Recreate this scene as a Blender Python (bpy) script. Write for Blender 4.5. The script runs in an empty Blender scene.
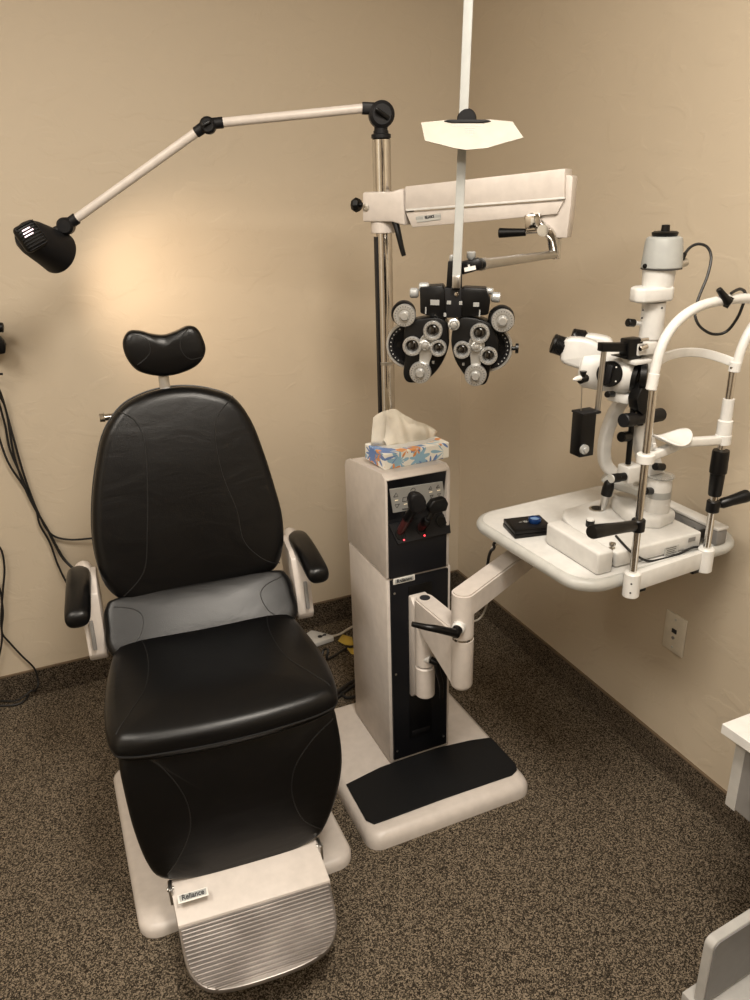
import bpy, bmesh, math, random
from mathutils import Vector, Matrix
random.seed(7)
C = bpy.context.scene.collection
V = Vector
PI = math.pi

# ------------------------------------------------------------------ camera
CAM = V((-1.4370, -2.4972, 1.5726)); F = 766.45
PITCH, ROLL, YAW = math.radians(21.8697), math.radians(-1.6009), math.radians(23.1812)
fwd = V((math.sin(YAW)*math.cos(PITCH), math.cos(YAW)*math.cos(PITCH), -math.sin(PITCH)))
_r = V((math.cos(YAW), -math.sin(YAW), 0)); _u = _r.cross(fwd)
rgt = math.cos(ROLL)*_r + math.sin(ROLL)*_u
upv = -math.sin(ROLL)*_r + math.cos(ROLL)*_u
cd = bpy.data.cameras.new('camera'); cam = bpy.data.objects.new('camera', cd); C.objects.link(cam)
cd.sensor_fit = 'HORIZONTAL'; cd.sensor_width = 36; cd.lens = F*36/750; cd.clip_start = .05; cd.clip_end = 50
m = Matrix((rgt, upv, -fwd)).transposed().to_4x4(); m.translation = CAM; cam.matrix_world = m
bpy.context.scene.camera = cam

def ray(px, py): return fwd + rgt*((px-375)/F) - upv*((py-500)/F)
def on(px, py, P, n):
    d = ray(px, py); P = V(P); n = V(n); return CAM + d*((P-CAM).dot(n)/d.dot(n))
def ay(px, py, y): return on(px, py, (0, y, 0), (0, 1, 0))
def ax(px, py, x): return on(px, py, (x, 0, 0), (1, 0, 0))
def az(px, py, z): return on(px, py, (0, 0, z), (0, 0, 1))

# ------------------------------------------------------------------ materials
def mat(name, col, rough=.5, metal=0, bump=None, coat=0, spec=.5, emit=None, trans=0, alpha=1, col2=None, cscale=40):
    m = bpy.data.materials.new(name); m.use_nodes = True; nt = m.node_tree; b = nt.nodes['Principled BSDF']
    def lin(c): return tuple(((x/255)/12.92 if x/255 <= .04045 else ((x/255+.055)/1.055)**2.4) for x in c)+(1,)
    b.inputs['Base Color'].default_value = lin(col); b.inputs['Roughness'].default_value = rough
    b.inputs['Metallic'].default_value = metal; b.inputs['Coat Weight'].default_value = coat
    b.inputs['Specular IOR Level'].default_value = spec
    b.inputs['Transmission Weight'].default_value = trans
    if emit: b.inputs['Emission Color'].default_value = lin(emit[0]); b.inputs['Emission Strength'].default_value = emit[1]
    tc = nt.nodes.new('ShaderNodeTexCoord')
    n = nt.nodes.new('ShaderNodeTexNoise'); n.inputs['Scale'].default_value = cscale; n.inputs['Detail'].default_value = 4
    nt.links.new(tc.outputs['Object'], n.inputs['Vector'])
    r = nt.nodes.new('ShaderNodeValToRGB'); r.color_ramp.elements[0].position = .3; r.color_ramp.elements[1].position = .7
    c2 = col2 or tuple(x*.95 for x in col)
    r.color_ramp.elements[0].color = lin(c2); r.color_ramp.elements[1].color = lin(col)
    nt.links.new(n.outputs['Fac'], r.inputs['Fac']); nt.links.new(r.outputs['Color'], b.inputs['Base Color'])
    if bump:
        bn = nt.nodes.new('ShaderNodeTexNoise'); bn.inputs['Scale'].default_value = bump[0]; bn.inputs['Detail'].default_value = bump[2] if len(bump) > 2 else 3
        nt.links.new(tc.outputs['Object'], bn.inputs['Vector'])
        bb = nt.nodes.new('ShaderNodeBump'); bb.inputs['Strength'].default_value = bump[1]; bb.inputs['Distance'].default_value = .004
        nt.links.new(bn.outputs['Fac'], bb.inputs['Height']); nt.links.new(bb.outputs['Normal'], b.inputs['Normal'])
    return m
M = {}
M['cream'] = mat('cream_enamel', (198, 190, 183), .38, bump=(300, .03))
M['white'] = mat('white_enamel', (206, 205, 202), .35)
M['rim'] = mat('grey_rim', (180, 180, 176), .35)
M['greyhead'] = mat('light_grey_plastic', (160, 162, 160), .4)
M['black'] = mat('black_plastic', (6, 6, 7), .36, spec=.28)
M['satin'] = mat('satin_black', (13, 13, 16), .5, spec=.28)
M['darkpanel'] = mat('dark_blue_black_panel', (15, 16, 20), .4, spec=.25)
M['matblack'] = mat('ribbed_black_mat', (14, 15, 17), .6, spec=.25, bump=(500, .1))
M['lens'] = mat('dark_lens', (12, 9, 8), .06, coat=1)
M['chrome'] = mat('chrome', (215, 212, 208), .09, 1)
M['steel'] = mat('brushed_steel', (190, 188, 184), .28, 1)
M['dial'] = mat('silver_dial', (188, 188, 186), .34, .75, bump=(900, .1))
M['knurl'] = mat('clear_white_knob', (168, 170, 170), .25, .4)
M['alu'] = mat('ribbed_aluminium', (168, 162, 158), .34, .8, col2=(136, 130, 126), cscale=12)
M['seam'] = mat('leather_seam', (16, 16, 17), .45)
M['panelgrey'] = mat('control_panel_grey', (166, 166, 163), .5)
M['ink'] = mat('dark_print', (34, 34, 38), .6)
M['labelwhite'] = mat('label_white', (222, 220, 214), .5)
M['cord'] = mat('black_cord', (18, 17, 17), .5)
M['wcord'] = mat('white_cord', (212, 206, 196), .5)
M['paper'] = mat('tissue_paper', (226, 220, 206), .9, bump=(60, .2))
M['yellow'] = mat('yellow_paper', (226, 196, 88), .8)
M['card'] = mat('white_card', (166, 160, 150), .6)
M['led'] = mat('red_light', (255, 60, 60), .4, emit=((255, 60, 70), 4))
M['ledw'] = mat('amber_light', (255, 240, 200), .4, emit=((255, 240, 210), .25))
M['bulb'] = mat('lamp_bulb', (255, 235, 235), .4, emit=((255, 225, 232), 2))
M['blue'] = mat('blue_lens', (26, 62, 120), .15, .6)
M['blueglass'] = mat('blue_glass', (120, 155, 200), .06, trans=.35)
M['clear'] = mat('clear_plastic', (235, 235, 232), .08, trans=.85)
M['redhandle'] = mat('dark_red_handle', (72, 34, 34), .3)
M['plate'] = mat('wall_plate', (206, 198, 182), .4)
M['cabgrey'] = mat('grey_cabinet_panel', (122, 120, 118), .5)
M['cab'] = mat('pale_cabinet_edge', (172, 170, 166), .5)
M['trim'] = mat('tan_trim_strip', (96, 80, 62), .6)

def leather():
    m = mat('black_leather', (6, 6, 7), .30, bump=(420, .08), spec=.31); nt = m.node_tree; b = nt.nodes['Principled BSDF']
    tc = [n for n in nt.nodes if n.type == 'TEX_COORD'][0]
    mp = nt.nodes.new('ShaderNodeMapping'); mp.inputs['Scale'].default_value = (6, 6, 15); mp.inputs['Rotation'].default_value = (0, .3, 0)
    w = nt.nodes.new('ShaderNodeTexNoise'); w.inputs['Scale'].default_value = 1; w.inputs['Detail'].default_value = 5; w.inputs['Distortion'].default_value = 1.2
    nt.links.new(tc.outputs['Object'], mp.inputs['Vector']); nt.links.new(mp.outputs['Vector'], w.inputs['Vector'])
    old = b.inputs['Normal'].links[0].from_node
    b2 = nt.nodes.new('ShaderNodeBump'); b2.inputs['Strength'].default_value = .20; b2.inputs['Distance'].default_value = .006
    nt.links.new(w.outputs['Fac'], b2.inputs['Height']); nt.links.new(old.outputs['Normal'], b2.inputs['Normal']); nt.links.new(b2.outputs['Normal'], b.inputs['Normal'])
    mr = nt.nodes.new('ShaderNodeMapRange'); mr.inputs['To Min'].default_value = .26; mr.inputs['To Max'].default_value = .38
    nt.links.new(w.outputs['Fac'], mr.inputs['Value']); nt.links.new(mr.outputs['Result'], b.inputs['Roughness'])
    return m
M['leather'] = leather()

def wallmat():
    m = mat('textured_beige_paint', (187, 174, 154), .6, cscale=1.5, col2=(184, 171, 151)); nt = m.node_tree; b = nt.nodes['Principled BSDF']
    tc = [n for n in nt.nodes if n.type == 'TEX_COORD'][0]
    mp = nt.nodes.new('ShaderNodeMapping'); mp.inputs['Scale'].default_value = (1, 1, 1.7)
    n1 = nt.nodes.new('ShaderNodeTexNoise'); n1.inputs['Scale'].default_value = 9; n1.inputs['Detail'].default_value = 4; n1.inputs['Distortion'].default_value = .9
    rp = nt.nodes.new('ShaderNodeValToRGB'); rp.color_ramp.elements[0].position = .52; rp.color_ramp.elements[1].position = .60
    nt.links.new(tc.outputs['Object'], mp.inputs['Vector']); nt.links.new(mp.outputs['Vector'], n1.inputs['Vector']); nt.links.new(n1.outputs['Fac'], rp.inputs['Fac'])
    n2 = nt.nodes.new('ShaderNodeTexNoise'); n2.inputs['Scale'].default_value = 160; n2.inputs['Detail'].default_value = 2
    nt.links.new(tc.outputs['Object'], n2.inputs['Vector'])
    mx = nt.nodes.new('ShaderNodeMath'); mx.operation = 'MULTIPLY_ADD'; mx.inputs[1].default_value = .12
    nt.links.new(n2.outputs['Fac'], mx.inputs[0]); nt.links.new(rp.outputs['Color'], mx.inputs[2])
    bb = nt.nodes.new('ShaderNodeBump'); bb.inputs['Strength'].default_value = .15; bb.inputs['Distance'].default_value = .003
    nt.links.new(mx.outputs[0], bb.inputs['Height']); nt.links.new(bb.outputs['Normal'], b.inputs['Normal'])
    return m
M['wall'] = wallmat()
M['ceil'] = mat('white_ceiling', (222, 218, 210), .8)

def carpet(name, cols, s=330):
    m = bpy.data.materials.new(name); m.use_nodes = True; nt = m.node_tree; b = nt.nodes['Principled BSDF']
    b.inputs['Roughness'].default_value = .95; b.inputs['Specular IOR Level'].default_value = .1
    tc = nt.nodes.new('ShaderNodeTexCoord')
    n = nt.nodes.new('ShaderNodeTexNoise'); n.inputs['Scale'].default_value = s; n.inputs['Detail'].default_value = 3; n.inputs['Roughness'].default_value = .75
    v = nt.nodes.new('ShaderNodeTexVoronoi'); v.inputs['Scale'].default_value = s*.62
    nt.links.new(tc.outputs['Object'], n.inputs['Vector']); nt.links.new(tc.outputs['Object'], v.inputs['Vector'])
    sp = nt.nodes.new('ShaderNodeSeparateColor'); nt.links.new(v.outputs['Color'], sp.inputs['Color'])
    mx = nt.nodes.new('ShaderNodeMath'); mx.operation = 'MULTIPLY_ADD'; mx.inputs[1].default_value = .45
    nt.links.new(sp.outputs['Red'], mx.inputs[0])
    m2 = nt.nodes.new('ShaderNodeMath'); m2.operation = 'MULTIPLY_ADD'; m2.inputs[1].default_value = 1.0; m2.inputs[2].default_value = -.22
    nt.links.new(n.outputs['Fac'], m2.inputs[0]); nt.links.new(m2.outputs[0], mx.inputs[2])
    r = nt.nodes.new('ShaderNodeValToRGB'); e = r.color_ramp.elements
    def lin(c): return tuple(((x/255)/12.92 if x/255 <= .04045 else ((x/255+.055)/1.055)**2.4) for x in c)+(1,)
    e[0].position = .34; e[0].color = lin(cols[0]); e[1].position = .70; e[1].color = lin(cols[2])
    k = e.new(.52); k.color = lin(cols[1])
    nt.links.new(mx.outputs[0], r.inputs['Fac']); nt.links.new(r.outputs['Color'], b.inputs['Base Color'])
    bb = nt.nodes.new('ShaderNodeBump'); bb.inputs['Strength'].default_value = .8; bb.inputs['Distance'].default_value = .006
    nt.links.new(mx.outputs[0], bb.inputs['Height']); nt.links.new(bb.outputs['Normal'], b.inputs['Normal'])
    return m
M['carpet'] = carpet('speckled_brown_carpet', [(36, 31, 25), (82, 73, 61), (160, 145, 125)], 640)
M['carpetbase'] = carpet('dark_carpet_base', [(28, 24, 19), (68, 60, 50), (132, 118, 101)], 640)

def floral():
    m = mat('floral_tissue_box', (236, 232, 222), .5); nt = m.node_tree; b = nt.nodes['Principled BSDF']
    tc = [n for n in nt.nodes if n.type == 'TEX_COORD'][0]
    def lin(c): return tuple(((x/255)/12.92 if x/255 <= .04045 else ((x/255+.055)/1.055)**2.4) for x in c)+(1,)
    base = None
    for col, sc, petals, off, thr in [((140, 178, 202), 17, 9, 0, .40), ((100, 130, 186), 14, 11, 3.1, .38), ((214, 146, 88), 22, 5, 7.7, .27)]:
        mp = nt.nodes.new('ShaderNodeMapping'); mp.inputs['Location'].default_value = (off, off*.37, off*.71)
        nt.links.new(tc.outputs['Object'], mp.inputs['Vector'])
        v = nt.nodes.new('ShaderNodeTexVoronoi'); v.inputs['Scale'].default_value = sc; v.inputs['Randomness'].default_value = .7
        nt.links.new(mp.outputs['Vector'], v.inputs['Vector'])
        sv = nt.nodes.new('ShaderNodeVectorMath'); sv.operation = 'SCALE'; sv.inputs['Scale'].default_value = sc
        nt.links.new(mp.outputs['Vector'], sv.inputs[0])
        vs = nt.nodes.new('ShaderNodeVectorMath'); vs.operation = 'SCALE'; vs.inputs['Scale'].default_value = sc
        nt.links.new(v.outputs['Position'], vs.inputs[0])
        sub = nt.nodes.new('ShaderNodeVectorMath'); sub.operation = 'SUBTRACT'
        nt.links.new(mp.outputs['Vector'], sub.inputs[0]); nt.links.new(v.outputs['Position'], sub.inputs[1])
        sx = nt.nodes.new('ShaderNodeSeparateXYZ'); nt.links.new(sub.outputs[0], sx.inputs[0])
        at = nt.nodes.new('ShaderNodeMath'); at.operation = 'ARCTAN2'
        ad = nt.nodes.new('ShaderNodeMath'); ad.operation = 'ADD'; nt.links.new(sx.outputs['X'], ad.inputs[0]); nt.links.new(sx.outputs['Y'], ad.inputs[1])
        nt.links.new(ad.outputs[0], at.inputs[0]); nt.links.new(sx.outputs['Z'], at.inputs[1])
        mu = nt.nodes.new('ShaderNodeMath'); mu.operation = 'MULTIPLY'; mu.inputs[1].default_value = petals; nt.links.new(at.outputs[0], mu.inputs[0])
        co = nt.nodes.new('ShaderNodeMath'); co.operation = 'COSINE'; nt.links.new(mu.outputs[0], co.inputs[0])
        ma = nt.nodes.new('ShaderNodeMath'); ma.operation = 'MULTIPLY_ADD'; ma.inputs[1].default_value = .13; ma.inputs[2].default_value = thr; nt.links.new(co.outputs[0], ma.inputs[0])
        lt = nt.nodes.new('ShaderNodeMath'); lt.operation = 'LESS_THAN'; nt.links.new(v.outputs['Distance'], lt.inputs[0]); nt.links.new(ma.outputs[0], lt.inputs[1])
        mix = nt.nodes.new('ShaderNodeMix'); mix.data_type = 'RGBA'
        nt.links.new(lt.outputs[0], mix.inputs['Factor'])
        if base: nt.links.new(base, mix.inputs['A'])
        else: mix.inputs['A'].default_value = lin((232, 230, 222))
        mix.inputs['B'].default_value = lin(col); base = mix.outputs['Result']
    nt.links.new(base, b.inputs['Base Color'])
    return m
M['floral'] = floral()

# ------------------------------------------------------------------ mesh helpers
def frame(d, hint=None):
    d = V(d).normalized(); h = V(hint) if hint else (V((0, 0, 1)) if abs(d.z) < .95 else V((1, 0, 0)))
    x = h.cross(d).normalized() if abs(h.normalized().dot(d)) < .999 else V((0, 1, 0)).cross(d).normalized(); y = d.cross(x); return x, y, d

class MB:
    """collects shapes given in world (or thing-local) coordinates, builds ONE mesh object"""
    def __init__(s): s.bm = bmesh.new()
    def _merge(s, b):
        me = bpy.data.meshes.new('t'); b.to_mesh(me); b.free(); s.bm.from_mesh(me); bpy.data.meshes.remove(me); return s
    def box(s, lo, hi, bev=.003, seg=2, mtx=None):
        b = bmesh.new(); bmesh.ops.create_cube(b, size=1)
        lo = V(lo); hi = V(hi); c = (lo+hi)/2; d = hi-lo
        for v in b.verts: v.co = V((v.co.x*d.x, v.co.y*d.y, v.co.z*d.z))+c
        if bev: bmesh.ops.bevel(b, geom=b.edges[:], offset=min(bev, min(abs(d.x), abs(d.y), abs(d.z))*.45), segments=seg, affect='EDGES', profile=.5)
        if mtx: b.transform(mtx)
        return s._merge(b)
    def obox(s, c, X, Y, Z, size, bev=.003, seg=2):
        """oriented box: centre, three axes, size"""
        m = Matrix((V(X).normalized(), V(Y).normalized(), V(Z).normalized())).transposed().to_4x4(); m.translation = V(c)
        h = V(size)/2; return s.box(-h, h, bev, seg, m)
    def prism(s, pts, off, bev=0, seg=2):
        """polygon (3-D points) extruded by vector off"""
        b = bmesh.new(); off = V(off)
        lo = [b.verts.new(V(p)) for p in pts]; hi = [b.verts.new(V(p)+off) for p in pts]
        b.faces.new(lo[::-1]); b.faces.new(hi); n = len(pts)
        for i in range(n): b.faces.new((lo[i], lo[(i+1) % n], hi[(i+1) % n], hi[i]))
        bmesh.ops.recalc_face_normals(b, faces=b.faces[:])
        if bev:
            ed = [e for e in b.edges if e.calc_face_angle(0) > .5]
            bmesh.ops.bevel(b, geom=ed, offset=bev, segments=seg, affect='EDGES', profile=.5)
        return s._merge(b)
    def lathe(s, prof, base, axis, n=32, hint=None, loop=False):
        """prof: list of (distance along axis, radius)"""
        x, y, d = frame(axis, hint); base = V(base); b = bmesh.new(); rings = []
        for t, r in prof:
            if r < 1e-6: rings.append([b.verts.new(base+d*t)])
            else: rings.append([b.verts.new(base+d*t+(x*math.cos(2*PI*k/n)+y*math.sin(2*PI*k/n))*r) for k in range(n)])
        for a, c in (list(zip(rings, rings[1:]))+([(rings[-1], rings[0])] if loop else [])):
            for k in range(n):
                k2 = (k+1) % n
                if len(a) == 1 and len(c) == 1: continue
                if len(a) == 1: b.faces.new((a[0], c[k], c[k2]))
                elif len(c) == 1: b.faces.new((a[k], a[k2], c[0]))
                else: b.faces.new((a[k], a[k2], c[k2], c[k]))
        if not loop and len(rings[0]) > 1: b.faces.new(rings[0][::-1])
        if not loop and len(rings[-1]) > 1: b.faces.new(rings[-1])
        bmesh.ops.recalc_face_normals(b, faces=b.faces[:])
        return s._merge(b)
    def cyl(s, a, c, r, r2=None, n=28, bev=None):
        a = V(a); c = V(c); L = (c-a).length; r2 = r if r2 is None else r2
        e = min(r, r2, L*.4)*.15 if bev is None else bev
        return s.lathe([(0, 0), (0, r-e), (e, r), (L-e, r2), (L, r2-e), (L, 0)], a, c-a, n)
    def tube(s, pts, r, n=12, smooth=4, cap=True):
        pts = [V(p) for p in pts]
        if smooth: pts = catmull(pts, smooth)
        b = bmesh.new(); rings = []; up = None
        for i, p in enumerate(pts):
            t = (pts[min(i+1, len(pts)-1)]-pts[max(i-1, 0)]).normalized()
            if up is None: up = frame(t)[0]
            up = (up-t*up.dot(t)).normalized(); w = t.cross(up)
            rr = r(i/(len(pts)-1)) if callable(r) else r
            rings.append([b.verts.new(p+(up*math.cos(2*PI*k/n)+w*math.sin(2*PI*k/n))*rr) for k in range(n)])
        for a, c in zip(rings, rings[1:]):
            for k in range(n): b.faces.new((a[k], a[(k+1) % n], c[(k+1) % n], c[k]))
        if cap: b.faces.new(rings[0][::-1]); b.faces.new(rings[-1])
        bmesh.ops.recalc_face_normals(b, faces=b.faces[:])
        return s._merge(b)
    def sweep(s, pts, w, h, upd, smooth=4, bev=.003):
        """rectangular section swept along a path; upd is the direction the height h is measured in"""
        pts = catmull([V(p) for p in pts], smooth) if smooth else [V(p) for p in pts]
        b = bmesh.new(); rings = []; upd = V(upd).normalized(); e = bev
        sec = []
        for cx, cy, a0 in ((w/2-e, h/2-e, 0), (-w/2+e, h/2-e, 90), (-w/2+e, -h/2+e, 180), (w/2-e, -h/2+e, 270)):
            for k in range(4): a = math.radians(a0+k*30); sec.append((cx+e*math.cos(a), cy+e*math.sin(a)))
        for i, p in enumerate(pts):
            t = (pts[min(i+1, len(pts)-1)]-pts[max(i-1, 0)]).normalized()
            sd = upd.cross(t).normalized(); uu = t.cross(sd)
            rings.append([b.verts.new(p+sd*q[0]+uu*q[1]) for q in sec])
        n = len(sec)
        for a, c in zip(rings, rings[1:]):
            for k in range(n): b.faces.new((a[k], a[(k+1) % n], c[(k+1) % n], c[k]))
        b.faces.new(rings[0][::-1]); b.faces.new(rings[-1])
        bmesh.ops.recalc_face_normals(b, faces=b.faces[:])
        return s._merge(b)
    def build(s, name, m, parent=None, ang=35):
        if parent is not None:
            top = parent
            while top.parent: top = top.parent
            s.bm.transform(Matrix.LocRotScale(top.location, top.rotation_euler, None).inverted())
        me = bpy.data.meshes.new(name); s.bm.to_mesh(me); s.bm.free(); me.materials.append(m)
        me.polygons.foreach_set('use_smooth', [True]*len(me.polygons)); me.set_sharp_from_angle(angle=math.radians(ang))
        o = bpy.data.objects.new(name, me); C.objects.link(o)
        if parent is not None: o.parent = parent
        return o

def catmull(p, k, closed=False):
    n = len(p); out = []
    if n < 3: return p
    for i in range(n if closed else n-1):
        g = (lambda j: p[j % n]) if closed else (lambda j: p[max(0, min(n-1, j))])
        a, b, c, d = g(i-1), g(i), g(i+1), g(i+2)
        for q in range(k):
            t = q/k; out.append(.5*((2*b)+(c-a)*t+(2*a-5*b+4*c-d)*t*t+(3*b-a-3*c+d)*t**3))
    if not closed: out.append(p[-1])
    return out
def rrect(w, d, r, seg=6):
    """rounded rectangle outline as 2-D points"""
    o = []
    for cx, cy, a0 in ((w/2-r, d/2-r, 0), (-w/2+r, d/2-r, 90), (-w/2+r, -d/2+r, 180), (w/2-r, -d/2+r, 270)):
        for k in range(seg+1): a = math.radians(a0+90*k/seg); o.append((cx+r*math.cos(a), cy+r*math.sin(a)))
    return o
def empty(name, loc, label=None, cat=None, group=None, rz=0):
    o = bpy.data.objects.new(name, None); C.objects.link(o); o.location = loc; o.rotation_euler = (0, 0, rz); o.empty_display_size = .1
    return tag(o, label, cat, group)
def tag(o, label=None, cat=None, group=None):
    if label: o['label'] = label
    if cat: o['category'] = cat
    if group: o['group'] = group
    return o
def struct(o): o['kind'] = 'structure'; return o
def text(s, size, c, X, Y, m, name, parent, squash=1, depth=.0004, bold=0):
    cu = bpy.data.curves.new('t', 'FONT'); cu.body = s; cu.size = size; cu.extrude = depth; cu.align_x = 'CENTER'; cu.align_y = 'CENTER'; cu.offset = bold
    to = bpy.data.objects.new('t', cu); C.objects.link(to); bpy.context.view_layer.update()
    me = bpy.data.meshes.new_from_object(to); bpy.data.objects.remove(to); bpy.data.curves.remove(cu)
    X = V(X).normalized(); Y = V(Y).normalized(); Z = X.cross(Y)
    mt = Matrix((X*squash, Y, Z)).transposed().to_4x4(); mt.translation = V(c); me.transform(mt)
    b = MB(); b.bm.from_mesh(me); bpy.data.meshes.remove(me); return b.build(name, m, parent)

class Pad:
    """upholstered cushion: closed 2-D outline (u,v), thickness t, crown, mapped into space by fn(u,v,d)"""
    def __init__(s, outline, t, crown, fn, edge=.02, k=8, back=True):
        s.o = catmull([V((p[0], p[1])) for p in outline], k, True); s.c = sum(s.o, V((0, 0)))/len(s.o)
        s.t = t; s.crown = crown; s.fn = fn; s.edge = edge
        R = sum((p-s.c).length for p in s.o)/len(s.o); s.R = R; e = edge/R
        s.prof = [(1-e*1.0, 0)]+[(1-e*(1-math.sin(a)), edge*(1-math.cos(a))) for a in (PI/6, PI/3, PI/2)]
        s.prof += [(1, t-edge)]+[(1-e*(1-math.cos(a)), t-edge+edge*math.sin(a)) for a in (PI/8, PI/4, PI*3/8, PI/2)]
        s.dome = [(1-e)*q for q in (.96, .9, .8, .68, .54, .4, .26, .13)]
    def h(s, f):
        e = s.edge/s.R
        if f >= 1-e: 
            q = max(0, min(1, (f-(1-e))/e)); return s.t-s.edge+s.edge*math.sqrt(max(0, 1-q*q))
        q = f/(1-e); return s.t+s.crown*(1-q**2.4)
    def frac(s, u, v):
        p = V((u, v))-s.c; best = None
        if p.length < 1e-6: return 0
        n = len(s.o)
        for i in range(n):
            a = s.o[i]-s.c; b = s.o[(i+1) % n]-s.c; d = b-a; den = p.x*d.y-p.y*d.x
            if abs(den) < 1e-12: continue
            k = (a.x*d.y-a.y*d.x)/den; w = (a.x*p.y-a.y*p.x)/den
            if k > 0 and -1e-6 <= w <= 1+1e-6: best = k if best is None else min(best, k)
        return 1/best if best else 1
    def pt(s, u, v, lift=0): return s.fn(u, v, s.h(s.frac(u, v))+lift)
    def mesh(s):
        b = MB(); bm = b.bm; rings = []
        for sc, d in s.prof: rings.append([bm.verts.new(s.fn(*(s.c+(p-s.c)*sc), d)) for p in s.o])
        for sc in s.dome: rings.append([bm.verts.new(s.fn(*(s.c+(p-s.c)*sc), s.h(sc))) for p in s.o])
        n = len(s.o)
        for a, c in zip(rings, rings[1:]):
            for k in range(n): bm.faces.new((a[k], a[(k+1) % n], c[(k+1) % n], c[k]))
        cv = bm.verts.new(s.fn(*s.c, s.t+s.crown))
        for k in range(n): bm.faces.new((rings[-1][k], rings[-1][(k+1) % n], cv))
        c0 = bm.verts.new(s.fn(*s.c, 0))
        for k in range(n): bm.faces.new((rings[0][(k+1) % n], rings[0][k], c0))
        bmesh.ops.recalc_face_normals(bm, faces=bm.faces[:]); return b
    def seam(s, pts, r=.0011, lift=.0003):
        q = catmull([V(p) for p in pts], 8); return [s.pt(p.x, p.y, lift) for p in q]

# ------------------------------------------------------------------ room shell
XL, YF, ZC = -2.9, -3.9, 2.6
def wallbox(name, lo, hi, m): return struct(MB().box(lo, hi, 0).build(name, m))
wallbox('floor', (XL, YF, -.05), (0, 0, 0), M['carpet'])
wallbox('ceiling', (XL, YF, ZC), (0, 0, ZC+.05), M['ceil'])
wallbox('wall_back', (XL-.05, 0, -.05), (.05, .05, ZC+.05), M['wall'])
wallbox('wall_right', (0, YF, -.05), (.05, 0, ZC+.05), M['wall'])
wallbox('wall_left', (XL-.05, YF, -.05), (XL, 0, ZC+.05), M['wall'])
wallbox('wall_front', (XL-.05, YF-.05, -.05), (.05, YF, ZC+.05), M['wall'])
T = .008
wallbox('baseboard_back', (XL, -T, 0), (-T, 0, .098), M['carpetbase'])
wallbox('baseboard_right', (-T, YF, 0), (0, 0, .098), M['carpetbase'])
wallbox('trim_1', (XL, -T-.001, .097), (-T-.001, 0, .1015), M['trim'])
wallbox('trim_2', (-T-.001, YF, .097), (0, 0, .1015), M['trim'])

wallbox('reflect_panel_1', (-2.1, YF, 0), (-1.25, YF+.04, 2.05), mat('dark_reflect_panel', (52, 34, 22), .4))  # unseen dark slab added behind the camera for the chrome to reflect
wallbox('reflect_panel_2', (XL, -2.6, 0), (XL+.04, -1.8, 2.05), mat('white_reflect_panel', (222, 218, 208), .5))  # added white slab, out of view, gives the chrome a bright streak

# ------------------------------------------------------------------ exam chair
CH = empty('exam_chair', (-1.193, -.85, 0), 'black leather reclining exam chair with headrest, armrests and ribbed metal footplate', 'chair', rz=math.radians(-4.4))
CHM = Matrix.LocRotScale(CH.location, CH.rotation_euler, None)
def L(x, y, z): return CHM @ V((x, y, z))
CHI = CHM.inverted()
def cl(px, py, P, n):   # photograph point on a plane given in chair coordinates, returned in chair coordinates
    return CHI @ on(px, py, CHM @ V(P), CHM.to_3x3() @ V(n))
# floor base (does not swivel with the seat)
bz = rrect(.528, .60, .045)
b = MB(); rings = []
for sc, z in ((0, 0), (0, .018), (.004, .026), (.012, .031)):
    rings.append([V((-1.195+x*(1-sc/.257), -.832+y*(1-sc/.28), z)) for x, y in bz])
vs = [[b.bm.verts.new(p) for p in r] for r in rings]
for a, c in zip(vs, vs[1:]):
    for k in range(len(bz)): b.bm.faces.new((a[k], a[(k+1) % len(bz)], c[(k+1) % len(bz)], c[k]))
b.bm.faces.new(vs[-1]); b.bm.faces.new(vs[0][::-1]); b.build('base_plate', M['cream'], CH)
b = MB(); b.cyl(L(0, 0, .03), L(0, 0, .06), .15); b.cyl(L(0, 0, .055), L(0, 0, .36), .095); b.cyl(L(0, 0, .3), L(0, 0, .42), .075); b.build('lift_column', M['cream'], CH)
b = MB(); b.obox(L(.01, -.05, .425), CHM.to_3x3()@V((1, 0, 0)), CHM.to_3x3()@V((0, 1, 0)), (0, 0, 1), (.36, .40, .05), .012); b.build('seat_frame', M['satin'], CH)
# seat cushion
def seatmap(u, v, d):
    t = max(0, (-.16-v)/.16)
    return L(u, v, .484+d-.016*t*t+.03*max(0, v))
seat_o = [(-.205, .115), (-.232, .0), (-.244, -.14), (-.236, -.250), (-.20, -.282), (-.09, -.296), (.02, -.301), (.13, -.297), (.222, -.284), (.258, -.255), (.268, -.14), (.256, 0), (.230, .115), (.18, .14), (.012, .125), (-.16, .14)]
seat = Pad(seat_o, .066, .014, seatmap, .030)
so = seat.mesh().build('seat_cushion', M['leather'], CH, 60)
for sg in (-1, 1):
    q = [(.012+sg*x, y) for x, y in ((.165, .12), (.150, .03), (.150, -.05), (.163, -.13), (.200, -.20), (.232, -.25))]
    MB().tube(seat.seam(q), .0013, 6, 0).build('seam', M['seam'], so)
pi_ = [seatmap(u*.992+.0002, v*1.003, .026) for u, v in [tuple(p) for p in seat.o]]
MB().tube(pi_+pi_[:1], .0022, 6, 0, False).build('piping', M['seam'], so)
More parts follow.
